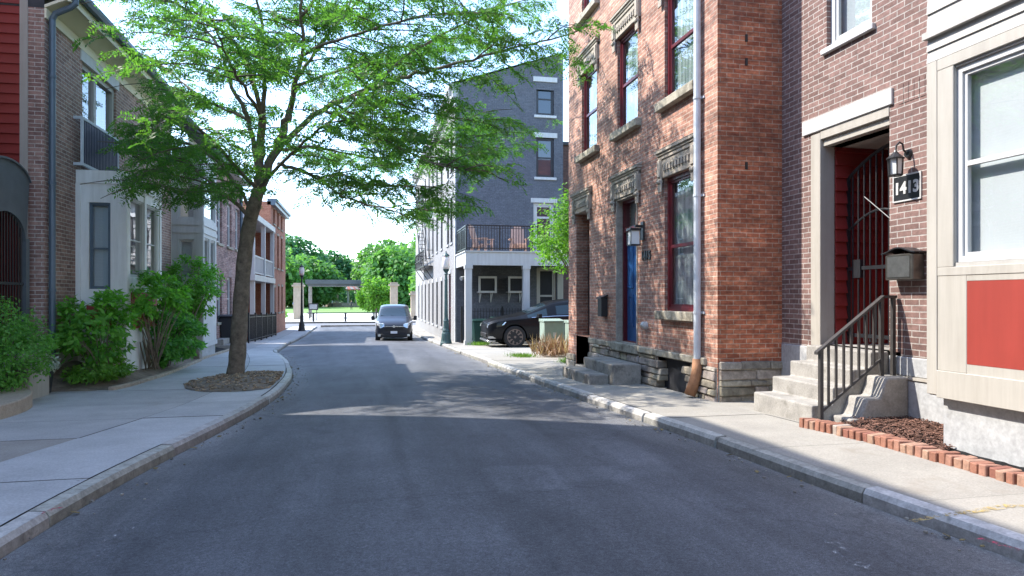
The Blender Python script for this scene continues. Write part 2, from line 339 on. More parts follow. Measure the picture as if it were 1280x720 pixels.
def asphalt():
    m, n, l, b = new_mat('asphalt'); v = pos(n)
    f = nz(n, l, 230, 2, .8, v); c = ramp(n, l, f, .28, .74, (.034, .036, .040), (.175, .18, .189))
    c = mixc(n, l, c, ramp(n, l, nz(n, l, 75, 3, .8, v), .3, .7, (.62,) * 3, (1.35,) * 3), 1, 'MULTIPLY')
    vg = n.new('ShaderNodeTexVoronoi'); vg.inputs['Scale'].default_value = 120; l.new(v, vg.inputs['Vector'])
    c = mixc(n, l, c, ramp(n, l, nz(n, l, 32, 4, .85, v), .32, .68, (.7,) * 3, (1.3,) * 3), 1, 'MULTIPLY'); c = mixc(n, l, c, (1.0, 1.0, 1.03), 1, 'MULTIPLY')
    c = mixc(n, l, c, ramp(n, l, vg.outputs['Distance'], .08, .3, (1.55,) * 3, (.92,) * 3), 1, 'MULTIPLY')
    # along-street wear (streaks run along Y)
    mp = n.new('ShaderNodeMapping'); mp.inputs['Scale'].default_value = (1.1, .16, 1); l.new(v, mp.inputs[0])
    c = mixc(n, l, c, ramp(n, l, nz(n, l, 1.3, 6, .65, mp.outputs[0]), .3, .72, (.68,) * 3, (1.4,) * 3), 1, 'MULTIPLY')
    c = mixc(n, l, c, ramp(n, l, nz(n, l, .7, 6, .7, v), .35, .7, (.8,) * 3, (1.22,) * 3), 1, 'MULTIPLY')
    # pale scuffs
    k = ramp(n, l, nz(n, l, 2.6, 8, .8, v), .67, .78); kk = n.new('ShaderNodeMath'); kk.operation = 'MULTIPLY'; kk.inputs[1].default_value = .16; l.new(k, kk.inputs[0])
    c = mixc(n, l, c, (.30, .29, .28), kk.outputs[0])
    # old repair patches (rotated rectangles, softly edged) and sealed tyre lines
    sx = n.new('ShaderNodeSeparateXYZ')
    wj = n.new('ShaderNodeTexNoise'); wj.inputs['Scale'].default_value = 7; wj.inputs['Detail'].default_value = 4; l.new(v, wj.inputs['Vector'])
    wm = n.new('ShaderNodeVectorMath'); wm.operation = 'MULTIPLY_ADD'; l.new(wj.outputs['Color'], wm.inputs[0]); wm.inputs[1].default_value = (.16, .16, 0); l.new(v, wm.inputs[2]); l.new(wm.outputs[0], sx.inputs[0])
    def band(sock, lo, hi, soft):
        mr = n.new('ShaderNodeMapRange'); mr.interpolation_type = 'SMOOTHSTEP'; l.new(sock, mr.inputs[0]); mr.inputs[1].default_value = lo - soft; mr.inputs[2].default_value = lo + soft
        mr2 = n.new('ShaderNodeMapRange'); mr2.interpolation_type = 'SMOOTHSTEP'; l.new(sock, mr2.inputs[0]); mr2.inputs[1].default_value = hi - soft; mr2.inputs[2].default_value = hi + soft; mr2.inputs[3].default_value = 1; mr2.inputs[4].default_value = 0
        q = n.new('ShaderNodeMath'); q.operation = 'MULTIPLY'; l.new(mr.outputs[0], q.inputs[0]); l.new(mr2.outputs[0], q.inputs[1]); return q.outputs[0]
    for (xa, xb, ya, yb, soft, gain, amt) in ((1.05, 1.62, 4.98, 5.75, .05, 1.5, .55), (1.55, 2.2, 5.15, 5.6, .05, 1.45, .5), (-.9, -.2, 7.2, 8.4, .2, 1.3, .45), (2.3, 2.75, 5.6, 6.6, .15, 1.4, .45), (.36, .47, 4.5, 12.5, .05, .66, .7), (-1.25, -.95, 3, 40, .2, .84, .5), (1.45, 1.9, 3, 40, .25, .86, .5)):
        q = n.new('ShaderNodeMath'); q.operation = 'MULTIPLY'; l.new(band(sx.outputs[0], xa, xb, soft), q.inputs[0]); l.new(band(sx.outputs[1], ya, yb, soft), q.inputs[1])
        q2 = n.new('ShaderNodeMath'); q2.operation = 'MULTIPLY'; l.new(q.outputs[0], q2.inputs[0]); q2.inputs[1].default_value = amt
        c = mixc(n, l, c, mixc(n, l, c, (gain,) * 3, 1, 'MULTIPLY'), q2.outputs[0])
    # crack
    vo = n.new('ShaderNodeTexVoronoi'); vo.feature = 'DISTANCE_TO_EDGE'; vo.inputs['Scale'].default_value = .33
    wv = n.new('ShaderNodeVectorMath'); wv.operation = 'MULTIPLY_ADD'; wn = n.new('ShaderNodeTexNoise'); wn.inputs['Scale'].default_value = 2.5; wn.inputs['Detail'].default_value = 5; l.new(v, wn.inputs['Vector'])
    l.new(wn.outputs['Color'], wv.inputs[0]); wv.inputs[1].default_value = (.7, .7, 0); l.new(v, wv.inputs[2]); l.new(wv.outputs[0], vo.inputs['Vector'])
    ck = ramp(n, l, vo.outputs['Distance'], .0, .012, (.62,) * 3, (1,) * 3); c = mixc(n, l, c, ck, .5, 'MULTIPLY')
    a = n.new('ShaderNodeVertexColor'); a.layer_name = 'tint'; c = mixc(n, l, c, a.outputs[0], 1, 'MULTIPLY')
    l.new(c, b.inputs['Base Color']); b.inputs['Roughness'].default_value = .75; b.inputs['Specular IOR Level'].default_value = .35
    bump(n, l, f, b, .6, .006); return m
M['asphalt'] = asphalt()
mb = MB(); y = -28.0; NX = 64
ys = []
while y < 54.01: ys.append(y); y += .5 if y > -2 else 2
def road_tint(i, y):
    u = (i + .5) / NX; e = min(u, 1 - u)
    k = max(0, 1 - e / .12) ** 1.3; return (1.0 + .85 * k, 1.0 + .78 * k, 1.0 + .62 * k)
for a, b in zip(ys, ys[1:]):
    for i in range(NX):
        P = lambda yy, k: (lk(yy) + .02 + (rk(yy) - lk(yy) - .04) * k / NX, yy, zr(yy) + .045 * (1 - (2 * k / NX - 1) ** 2) + .03)
        mb.face([P(a, i), P(a, i + 1), P(b, i + 1), P(b, i)], road_tint(i, a))
road = struct(mb.build('road', M['asphalt'], smooth=True, norm=False))

# kerbs: separate granite stones along both sides, slightly uneven
def kerb(fn, side, y0, y1):
    mb = MB(); y = y0; W_ = .13
    while y < y1:
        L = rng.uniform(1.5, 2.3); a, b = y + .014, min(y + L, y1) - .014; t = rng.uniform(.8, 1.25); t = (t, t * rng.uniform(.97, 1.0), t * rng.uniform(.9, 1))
        n = max(2, int((b - a) / .3)); dz = rng.uniform(-.008, .01); dx = rng.uniform(-.028, .028)
        for k in range(n):
            p, q = a + (b - a) * k / n, a + (b - a) * (k + 1) / n
            def ring(yy, wob):
                x = fn(yy) + dx; z = zr(yy)
                s = side
                return [(x, yy, z - .1), (x + s * (.012 + wob), yy, z + .09 + dz), (x + s * (.035 + wob), yy, z + .128 + dz), (x + s * W_, yy, z + .136 + dz), (x + s * W_, yy, z - .1)]
            r0, r1 = ring(p, noise.noise((p * 3, side, 1)) * .012), ring(q, noise.noise((q * 3, side, 1)) * .012)
            for i in range(5):
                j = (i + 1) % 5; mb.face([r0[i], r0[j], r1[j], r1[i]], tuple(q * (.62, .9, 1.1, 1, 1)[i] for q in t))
            if k == 0: mb.face(r0, t)
            if k == n - 1: mb.face(r1[::-1], t)
        y += L
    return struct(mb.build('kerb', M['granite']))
kerb(lk, -1, -10, 54); kerb(rk, 1, -10, 54)

# pavements: slabs with real joints over a dark joint bed
def pavement(name, inner, outer, rows, side, tintf, lanes):
    bed = MB(); mb = MB()
    ys = [-12 + i * .5 for i in range(133)]
    for a, b in zip(ys, ys[1:]):
        bed.face([(inner(a), a, zr(a) + .112), (outer(a), a, zr(a) + .112), (outer(b), b, zr(b) + .112), (inner(b), b, zr(b) + .112)])
    struct(bed.build('pavement_joint', M['joint'], norm=False))
    for a, b in zip(rows, rows[1:]):
        n = max(1, int(round((b - a) / .45)))
        for li in range(len(lanes) - 1):
            t = tintf((a + b) / 2, li); dz = rng.uniform(-.003, .003); g = .005
            for k in range(n):
                p = a + g + (b - a - 2 * g) * k / n; q = a + g + (b - a - 2 * g) * (k + 1) / n
                def X(yy, ll): 
                    i0, o0 = inner(yy), outer(yy); lo, hi = (i0, o0)
                    v = lanes[ll](yy); s = 1 if hi > lo else -1
                    return max(lo, min(hi, v)) if s > 0 else min(lo, max(hi, v))
                x0p, x1p, x0q, x1q = X(p, li), X(p, li + 1), X(q, li), X(q, li + 1)
                if abs(x1p - x0p) < .02 and abs(x1q - x0q) < .02: continue
                s = g if x1p > x0p else -g
                mb.face([(x0p + s, p, zr(p) + .13 + dz), (x1p - s, p, zr(p) + .13 + dz), (x1q - s, q, zr(q) + .13 + dz), (x0q + s, q, zr(q) + .13 + dz)], t)
    return struct(mb.build(name, M['concrete']))
rows = [-12]
while rows[-1] < 54: rows.append(min(54, rows[-1] + (1.55 if rows[-1] > 0 else 3)))
def lt(y, li):  # slab tones that differ, with the blue cast of shade mixed in
    t = rng.uniform(.92, 1.04)
    if li == 1 and 5.5 < y < 7.4: return (1.1, 1.05, 1.0)
    if li == 1 and y < 5.5: return (1.36, 1.35, 1.36)
    if li == 0: return (1.55 * t, 1.6 * t, 1.68 * t)
    return (1.36 * t, 1.38 * t, 1.42 * t)
pavement('pavement_left', lambda y: lk(y) - .136, lambda y: -5.2 if y > 12.9 else -5.3, [-12, -6, 0, 2, 4, 5.75, 7.6, 8.9, 10.3, 12.2, 14, 15.6, 17.4, 19.2, 21, 23, 25, 27, 29, 31, 33, 36, 39, 42, 46, 50, 54], -1, lt,
         [lambda y: lk(y) - .136, lambda y: lk(y) - 1.0 - max(0, (10 - y)) * .05, lambda y: -20])
def rt(y, li):
    t = rng.uniform(.94, 1.06); return (1.0 * t, .985 * t, .94 * t)
pavement('pavement_right', lambda y: rk(y) + .136, lambda y: 5.9 if y < 8.6 else (4.78 if y < 15.6 else (9.4 if y < 28.5 else 3.98)), [-12, -6, 0, 2.2, 3.9, 5.6, 7.4, 9.2, 11, 12.9, 14.6, 15.6, 17.5, 19.4, 21.3, 23.2, 25, 26.8, 28.5, 31, 34, 37, 40, 44, 48, 54], 1, rt,
         [lambda y: rk(y) + .136, lambda y: 4.72, lambda y: 20])
# spray marks left by utility crews on the pavement, chalk scuffs on the road
def sheet(name, pts, w, mat, dz=.137):
    mb = MB()
    for (a, b) in zip(pts, pts[1:]):
        d = Vector((b[0] - a[0], b[1] - a[1], 0)).normalized(); nrm = Vector((-d.y, d.x, 0)); wa = w * rng.uniform(.7, 1.2) / 2
        mb.face([(a[0] + nrm.x * wa, a[1] + nrm.y * wa, zr(a[1]) + dz), (a[0] - nrm.x * wa, a[1] - nrm.y * wa, zr(a[1]) + dz), (b[0] - nrm.x * wa, b[1] - nrm.y * wa, zr(b[1]) + dz), (b[0] + nrm.x * wa, b[1] + nrm.y * wa, zr(b[1]) + dz)])
    return struct(mb.build(name, mat, norm=False))
def spray(name, c, thr):
    m, n, l, b = new_mat(name); n.remove(b); d = n.new('ShaderNodeBsdfDiffuse'); d.inputs[0].default_value = (*c, 1); t = n.new('ShaderNodeBsdfTransparent'); x = n.new('ShaderNodeMixShader')
    l.new(ramp(n, l, nz(n, l, 22, 5, .75, pos(n)), thr, thr + .12), x.inputs[0]); l.new(t.outputs[0], x.inputs[1]); l.new(d.outputs[0], x.inputs[2]); l.new(x.outputs[0], n['Material Output'].inputs[0]); return m
def gpt(px, py, dz=.13):
    z = 0
    for i in range(25):
        d = F_PX * (CZ - z - dz) / (py - VY); X = d * CY_ * (px - VX) / F_PX; Y = (d - SY_ * X) / CY_; z = .5 * z + .5 * zr(Y)
    return (X, Y)
yel = spray('yellow_spray', (.42, .32, .14), .46); pink = spray('pink_spray', (.50, .09, .13), .5); wht = spray('white_scuff', (.42, .42, .42), .56)
sheet('yellow_paint_line', [gpt(1138, 653), gpt(1180, 645), gpt(1220, 640), gpt(1262, 633), gpt(1300, 634)], .06, yel)
sheet('pink_paint_mark', [gpt(1222, 674), gpt(1250, 682), gpt(1275, 690)], .05, pink)
sheet('pink_paint_mark', [gpt(50, 643), gpt(75, 635)], .05, pink)
sheet('white_chalk_mark', [gpt(95, 602), gpt(118, 598)], .05, wht); sheet('white_chalk_mark', [gpt(122, 600), gpt(134, 597)], .04, wht)
for pts, w in (([(100, 690), (140, 675), (165, 663)], .10), ([(120, 700), (160, 678)], .05), ([(1040, 680), (1060, 705), (1100, 716)], .08), ([(788, 660), (800, 672)], .06), ([(795, 655), (797, 676)], .04), ([(160, 704), (182, 690)], .05)):
    sheet('road_scuff', [gpt(x, yy, .06) for x, yy in pts], w, wht, .081)
mb = MB()
for k in range(380):
    y = rng.uniform(2.5, 24); s_ = rng.random() < .5; e = abs(rng.gauss(0, .16)); x = lk(y) + .02 + e if s_ else rk(y) - .02 - e; w = rng.uniform(.006, .02)
    if rng.random() < .12: w *= 2; mb.obox((x, y, zr(y) + .05), (w * 1.6, w, .004), rng.uniform(0, 6), rng.uniform(-.4, .4), rng.uniform(-.4, .4), (.9, .75, .4))
    else: mb.obox((x, y, zr(y) + .045), (w, w, w * .6), rng.uniform(0, 6), t=(rng.uniform(.5, 1.6),) * 3)
o = mb.build('gutter_grit', paint('grit', (.24, .22, .19), .95, .3, 9, tint=True), norm=False); tag(o, 'grit and dry leaf crumbs lying in the gutters along both kerbs', 'grit'); o['kind'] = 'stuff'
# cross street, plaza, lawn in the park
def flat(name, mat, x0, x1, y0, y1, z, kind='structure'):
    mb = MB(); mb.face([(x0, y0, z), (x1, y0, z), (x1, y1, z), (x0, y1, z)]); o = mb.build(name, mat, norm=False); o['kind'] = kind; return o
flat('cross_street', paint('worn_asphalt', (.17, .17, .175), .9, .15, .5, fine=40), -60, 60, 54, 64, -.82)
flat('park_plaza', M['plaza'], -60, 60, 64.15, 102, -.74)
flat('park_lawn', M['lawn'], -60, 60, 102, 170, -.70)
flat('park_path', M['plaza'], -60, 60, 170.02, 178, -.72)
mb = MB(); mb.box(-60, 60, 64.0, 64.15, -.9, -.70); struct(mb.build('kerb', M['granite']))
mb = MB(); mb.box(-3.3, 2.7, 55.2, 55.45, -.9, -.66); struct(mb.build('kerb', M['old_concrete']))
# ------------------------------------------------------------------ windows, shared by the houses
def window(fr, u0, u1, z0, z1, par, mf, rec=.1, fw=.06, mid=.5, pane='glass', cur=None, sill=None, sill_h=.1, sill_p=.07, sill_e=.1, head=None, name='window', room=True):
    mb = MB(); fr.ring(mb, u0 + .003, u1 - .003, -rec - .07, -rec, z0 + .003, z1 - .003, fw)
    a, b, c, d = u0 + fw, u1 - fw, z0 + fw, z1 - fw; sw = fw * .7
    fr.ring(mb, a, b, -rec - .06, -rec - .02, c, d, sw)
    if mid: zm = z0 + (z1 - z0) * mid; fr.box(mb, a + sw, b - sw, -rec - .06, -rec - .015, zm - sw * .6, zm + sw * .6)
    w = mb.build(name, mf, par)
    mb = MB(); fr.quad(mb, a + sw * .5, b - sw * .5, -rec - .04, c + sw * .5, d - sw * .5); mb.build('pane', M[pane], w, norm=False)
    if cur:
        mb = MB(); fr.quad(mb, u0 - .02, u1 + .02, -rec - .11, z0 - .02, z1 + .02); mb.build('curtain', M[cur], w, norm=False)
    if sill:
        mb = MB(); fr.box(mb, u0 - sill_e, u1 + sill_e, -rec - .02, sill_p, z0 - sill_h, z0 - .002); mb.build('sill', sill, w, bevel=.008)
    if head:
        mb = MB(); fr.box(mb, u0 - head[2], u1 + head[2], -.05, head[1], z1 + .002, z1 + head[0]); mb.build('lintel', head[3], w, bevel=.006)
    return w
def closed_sides(mb, x0, x1, y0, y1, z0, z1, skip=()):
    if 'x0' not in skip: mb.face([(x0, y0, z0), (x0, y0, z1), (x0, y1, z1), (x0, y1, z0)])
    if 'x1' not in skip: mb.face([(x1, y0, z0), (x1, y1, z0), (x1, y1, z1), (x1, y0, z1)])
    if 'y0' not in skip: mb.face([(x0, y0, z0), (x1, y0, z0), (x1, y0, z1), (x0, y0, z1)])
    if 'y1' not in skip: mb.face([(x0, y1, z0), (x0, y1, z1), (x1, y1, z1), (x1, y1, z0)])
def text(body, name, mat, size, parent, fr, u, z, d=.01, ext=.006, flip=1):
    cu = bpy.data.curves.new(name, 'FONT'); cu.body = body; cu.size = size; cu.extrude = ext; cu.align_x = 'CENTER'; cu.align_y = 'CENTER'; cu.offset = .004 * size / .1
    t = bpy.data.objects.new(name, cu); COL.objects.link(t)
    dg = bpy.context.evaluated_depsgraph_get(); me = bpy.data.meshes.new_from_object(t.evaluated_get(dg)); bpy.data.objects.remove(t)
    c = Vector(fr.p(u, d, z)); o0 = origin_of(parent)
    ax = Vector((0, -1, 0)) if (fr.a == 'x' and fr.n < 0) else (Vector((0, 1, 0)) if fr.a == 'x' else Vector((1, 0, 0)))
    up = Vector((0, 0, 1)); nn = ax.cross(up)
    me.transform(Matrix(((ax.x, up.x, nn.x, c.x - o0.x), (ax.y, up.y, nn.y, c.y - o0.y), (ax.z, up.z, nn.z, c.z - o0.z), (0, 0, 0, 1))))
    me.materials.clear(); me.materials.append(mat); return link(bpy.data.objects.new(name, me), parent)
def prand(a, b): return rng.uniform(a, b)

# ------------------------------------------------------------------ red brick house (right, middle)
RX, RY0, RY1, RH = 4.75, 8.57, 15.55, 10.6
rf = FR('x', RX, -1)
red = thing('brick_house', 'weathered red brick house with blue door, dark red window frames and stone hoods', 'house', (RX, RY0, 0))
wins = [(9.26, 10.26), (11.37, 12.36), (13.55, 14.55)]
GW = (9.26, 10.26, 1.29, 3.43); DO = (11.37, 12.42, .66, 3.38); PA = (14.02, 14.95, -.3, 3.40)
ops = [GW, DO, PA] + [(a, b, 4.66, 6.44) for a, b in wins] + [(a, b, 7.72, 9.4) for a, b in wins]
mb = MB(); rf.wall(mb, RY0, RY1, .64, RH, ops, .3)
w_red = mb.build('wall', M['red_brick'], red, norm=False)
mb = MB(); rf.wall(mb, RY0, RY1, -.6, .638, [(14.02, 14.95, -.6, .638), (9.35, 10.5, -.3, .53)], .3); mb.build('base_wall', M['red_brick'], red, norm=False); mb = MB()
mb.face([(RX, RY1, -.6), (RX, RY1, RH), (14, RY1, RH), (14, RY1, -.6)]); mb.face([(14, RY0, -.6), (14, RY1, -.6), (14, RY1, RH), (14, RY0, RH)]); mb.face([(RX, RY0, RH), (14, RY0, RH), (14, RY1, RH), (RX, RY1, RH)])
mb.build('rear_wall', M['side_brick'], red, norm=False)
mb = MB(); mb.face([(RX, RY0, .3), (14, RY0, .3), (14, RY0, RH), (RX, RY0, RH)]); mb.build('side_wall', M['side_brick'], red, norm=False)
mb = MB(); rf.box(mb, RY0, RY1, -.28, .30, RH, RH + .22); rf.box(mb, RY0, RY1, -.28, .45, RH + .22, RH + .4)
mb.build('cornice', M['sill_stone'], red)
# rubble foundation: irregular courses of stones, and the water table slab above it
mb = MB()
def stones(fr, u0, u1, z0, z1, gap=()):
    z = z0
    while z < z1 - .02:
        h = min(prand(.06, .15), z1 - z); h = z1 - z if z1 - z - h < .06 else h; u = u0
        while u < u1 - .01:
            L = min(prand(.18, .62), u1 - u); L = u1 - u if u1 - u - L < .1 else L; t = prand(.55, 1.25)
            if not any(g[0] < u + L / 2 < g[1] for g in gap):
                dd = prand(.03, .075); e = .004
                a, b = u + e, u + L - e; c, d = z + e * .6, z + h - e * .6; o = prand(-.015, .015)
                p = [fr.p(a, -.2, c), fr.p(b, -.2, c), fr.p(b, dd + o, c + prand(0, .015)), fr.p(a, dd - o, c), fr.p(a, -.2, d), fr.p(b, -.2, d), fr.p(b, dd + o - .015, d - prand(0, .02)), fr.p(a, dd - o - .015, d)]
                mb.hexa(p, (t, t * prand(.93, 1), t * prand(.82, 1)))
            u += L
        z += h
rf.box(mb, RY0 + .01, 9.35, -.2, .008, -.35, .535); rf.box(mb, 10.5, 13.95, -.2, .008, -.35, .535); mb.box(RX + .01, 5.74, RY0 - .008, RY0 + .1, -.1, .61)
stones(rf, RY0 + .02, 13.95, -.35, .535, [(9.35, 10.5)]); stones(rf, 15.0, RY1, -.6, .2)
sf = FR('y', RY0, -1); stones(sf, RX + .02, 5.74, -.1, .62)
mb.build('foundation', M['rubble'], red, bevel=.012)
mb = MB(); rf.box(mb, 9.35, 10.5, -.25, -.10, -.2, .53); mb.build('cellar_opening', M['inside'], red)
mb = MB(); rf.box(mb, RY0 + .3, 11.28, -.2, .055, .54, .645); rf.box(mb, 11.28, 12.5, -.2, .10, .50, .655); rf.box(mb, 12.5, 13.98, -.2, .05, .535, .64)
mb.build('water_table', M['sill_stone'], red, bevel=.012)
mb = MB(); rf.box(mb, 14.97, RY1 + .06, -.5, .06, -.4, .05); rf.box(mb, 13.9, 14.97, -.5, .03, -.4, -.02); mb.build('plinth_stone', M['old_concrete'], red, bevel=.02)
def hood(u0, u1, z1, par):
    mb = MB(); e = .14
    P = lambda u, d, z: rf.p(u, d, z)
    a, b = u0 - e, u1 + e
    rf.box(mb, a, b, -.02, .035, z1 + .002, z1 + .36)
    for k, (d, h0, h1) in enumerate(((.055, .30, .36), (.075, .36, .40), (.10, .40, .45))): rf.box(mb, a - .02 * k, b + .02 * k, -.02, d, z1 + h0, z1 + h1)
    mb.prism([(RX - .11, z1 + .45), (RX, z1 + .51), (RX + .02, z1 + .51), (RX + .02, z1 + .45)], 'y', a - .05, b + .05)
    n = 9
    for i in range(n):
        u = u0 + .04 + (u1 - u0 - .08) * (i + .5) / n; rf.box(mb, u - .03, u + .022, .035, .065, z1 + .10, z1 + .19)
    rf.box(mb, u0, u1, .035, .055, z1 + .19, z1 + .22)
    for u in (a, b - .13):
        rf.box(mb, u, u + .13, .035, .06, z1 - .22, z1 + .30); rf.box(mb, u + .015, u + .115, .06, .08, z1 + .02, z1 + .30)
        mb.tube([P(u + .012, .055, z1 - .05), P(u + .118, .055, z1 - .05)], .04, 8)
    return mb.build('hood', M['stone'], par, bevel=.006)
for (a, b, c, d) in ([GW] + [(a, b, 4.66, 6.44) for a, b in wins] + [(a, b, 7.72, 9.4) for a, b in wins]):
    w = window(rf, a, b, c, d, red, M['maroon'], rec=.05, fw=.062, mid=.48, pane='glass', cur='curtain', sill=M['sill_stone'], sill_h=.14, sill_p=.11, sill_e=.16)
    hood(a, b, d, w)
# door
d0, d1, dz0, dz1 = DO
mb = MB(); rf.ring(mb, d0, d1, -.24, -.12, dz0, dz1, .09, .02); rf.box(mb, d0 + .09, d1 - .09, -.25, -.12, 2.74, 2.83)
dfr = mb.build('door_frame', M['maroon'], red)
mb = MB(); rf.box(mb, d0 + .092, d1 - .092, -.24, -.19, dz0 + .022, 2.738)
for (a, b, c, d) in ((.16, .42, .95, 1.55), (.63, .89, .95, 1.55), (.16, .42, 1.68, 2.6), (.63, .89, 1.68, 2.6)):
    rf.ring(mb, d0 + a, d0 + b, -.19, -.175, c, d, .035); rf.box(mb, d0 + a + .06, d0 + b - .06, -.19, -.178, c + .06, d - .06)
dr = mb.build('door', M['blue_door'], red)
mb = MB(); k = rf.p(d0 + .16, -.15, 1.62); mb.tube([rf.p(d0 + .16, -.19, 1.62), rf.p(d0 + .16, -.14, 1.62)], [.015, .03], 10); mb.build('handle', M['sill_stone'], dr)
mb = MB(); rf.quad(mb, d0 + .09, d1 - .09, -.18, 2.83, dz1 - .09); mb.build('transom_pane', M['glass'], dfr, norm=False)
mb = MB(); rf.quad(mb, d0, d1, -.3, 2.7, dz1); mb.build('curtain', M['curtain'], dfr, norm=False)
mb = MB(); rf.ring(mb, d0 + .003, d1 - .003, -.117, .012, dz0 + .003, dz1 - .003, .03, .002, .03); mb.build('door_surround', M['stone'], red)
hood(d0, d1, dz1, red); hood(PA[0], PA[1], PA[3], red)
# iron tie anchors and a rust-stained joint on the bare side wall
for z in (5.05, 4.72, 3.28): mb = MB(); sf.box(mb, 5.17, 5.20, .001, .02, z, z + .10); mb.build('tie_anchor', M['black_iron'], red)
# passage
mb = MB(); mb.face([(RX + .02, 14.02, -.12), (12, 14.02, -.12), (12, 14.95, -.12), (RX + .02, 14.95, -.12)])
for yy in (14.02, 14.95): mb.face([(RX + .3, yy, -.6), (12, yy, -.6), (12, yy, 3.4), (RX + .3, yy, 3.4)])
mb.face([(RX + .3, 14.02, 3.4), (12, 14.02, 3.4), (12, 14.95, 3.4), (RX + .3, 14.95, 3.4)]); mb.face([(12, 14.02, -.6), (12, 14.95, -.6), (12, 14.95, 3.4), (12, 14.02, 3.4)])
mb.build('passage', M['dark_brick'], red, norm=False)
g = thing('metal_gate', 'narrow black metal gate in the passage doorway of the weathered red brick house', 'gate', (RX + .3, 14.48, -.1))
mb = MB(); gf = FR('x', RX + .3, -1); gf.ring(mb, 14.03, 14.94, -.03, .02, -.08, 2.35, .05)
mb.build('frame', M['black_iron'], g)
mb = MB()
for i in range(9): u = 14.12 + i * .092; gf.box(mb, u, u + .03, -.015, .005, -.03, 2.3)
gf.box(mb, 14.08, 14.89, -.02, -.016, -.03, 1.3); gf.box(mb, 14.08, 14.89, -.01, .012, 1.3, 1.36)
mb.build('bars', M['black_iron'], g)
# downspout with clay boot
ds = 9.02
mb = MB(); mb.tube([rf.p(ds, .07, .55), rf.p(ds, .07, 10.55)], .052, 12)
for z in (1.27, 2.95, 4.35, 6.1, 8): mb.tube([rf.p(ds, .07, z), rf.p(ds, .07, z + .035)], .06, 12); rf.box(mb, ds - .1, ds + .1, 0, .02, z, z + .03)
p = mb.build('downspout', M['pipe_grey'], red, smooth=False)
mb = MB(); mb.tube([rf.p(ds, .07, .62), rf.p(ds, .075, .45), rf.p(ds + .02, .10, .3), rf.p(ds + .05, .16, .10)], [.068, .075, .082, .085], 12); mb.build('clay_boot', M['terracotta'], p, smooth=True)
# wall lamp, mailbox, number, vent of the red house
o = thing('wall_lantern', 'square black wall lantern with frosted glass between the blue door and the window', 'wall lamp', rf.p(11.12, 0, 2.6))
mb = MB(); rf.box(mb, 11.06, 11.18, .001, .03, 2.5, 2.82); rf.box(mb, 11.09, 11.15, .03, .16, 2.72, 2.76); rf.box(mb, 11.02, 11.22, .08, .28, 2.66, 2.70); rf.box(mb, 11.03, 11.21, .09, .27, 2.40, 2.42)
for u in (11.03, 11.2):
    for d in (.09, .26): rf.box(mb, u, u + .012, d, d + .012, 2.42, 2.66)
mb.build('lamp_frame', M['black_iron'], o)
mb = MB(); rf.box(mb, 11.045, 11.195, .105, .255, 2.425, 2.655); mb.build('lamp_glass', M['shade'], o)
o = tag(bpy.data.objects.new('house_number', None), 'black metal house number 1415 under the square wall lantern', 'house number'); COL.objects.link(o); o.location = rf.p(11.0, 0, 2.25)
text('1415', 'digits', M['black_iron'], .2, o, rf, 10.98, 2.22, .012, .008)
o = thing('letter_box', 'black wall letter box beside the blue door, left of it', 'mailbox', rf.p(13.05, 0, 1.3))
mb = MB(); rf.box(mb, 12.9, 13.14, .001, .13, 1.12, 1.5); mb.build('box', M['black_iron'], o, bevel=.01)
mb = MB(); mb.prism([(RX - .16, 1.5), (RX - .001, 1.56), (RX - .001, 1.53), (RX - .15, 1.47)], 'y', 12.88, 13.16); mb.build('lid', M['black_iron'], o)
o = thing('wall_vent', 'small white round vent cap low on the red brick wall beside the blue door', 'vent', rf.p(10.98, 0, 1.02))
mb = MB(); mb.tube([rf.p(10.98, .001, 1.02), rf.p(10.98, .06, 1.02), rf.p(10.98, .09, 1.0)], [.07, .07, .045], 12); mb.build('cap', M['white_paint'], o)
# stoop
o = thing('stoop', 'low weathered two step concrete stoop under the blue door', 'steps', (RX - .4, 11.6, 0))
mb = MB(); mb.box(RX - .62, RX - .11, 10.95, 12.55, -.3, .36); mb.build('upper_step', M['old_concrete'], o, bevel=.02, seg=2)
mb = MB(); mb.box(RX - .98, RX - .622, 11.15, 12.75, -.3, .17); mb.build('lower_step', M['old_concrete'], o, bevel=.02, seg=2)

# ------------------------------------------------------------------ brown brick townhouse (right, near)
BX = 5.74; bf = FR('x', BX, -1)
bro = thing('townhouse', 'brown brick townhouse with white lintel, recessed red entry and pale bay', 'house', (BX, 5, 0))
EN = (6.56, 7.92, .9, 3.62); UW = (6.83, 7.62, 4.66, 6.2)
mb = MB(); bf.wall(mb, -12, RY0 - .004, .86, 10.4, [EN, UW], .12)
closed_sides(mb, BX, 14, -12, RY0 - .004, -.3, 10.4, ('x0', 'y1')); mb.face([(BX, -12, 10.4), (14, -12, 10.4), (14, 8.56, 10.4), (BX, 8.56, 10.4)])
mb.build('wall', M['brown_brick'], bro, norm=False)
mb = MB()  # soldier course beside the lintel
for i in range(6): u = 6.42 - i * .073; bf.box(mb, u - .066, u, -.02, .006, 3.62, 3.83)
mb.build('soldier_course', M['brown_brick'], bro)
for q in ((-12, 6.56, -.1, .03, -.2, .62), (-12, 6.56, -.1, .015, .65, .858), (7.92, RY0 - .01, -.1, .02, -.2, .858)): mb = MB(); bf.box(mb, *q); mb.build('foundation', M['white_base'], bro, bevel=.01)
mb = MB(); bf.box(mb, -12, 6.56, -.1, .045, .62, .65); mb.build('ledge', M['beige'], bro)
mb = MB(); bf.box(mb, 6.5, 8.08, -.1, .03, 3.645, 3.83); mb.build('lintel', M['white_paint'], bro, bevel=.006)
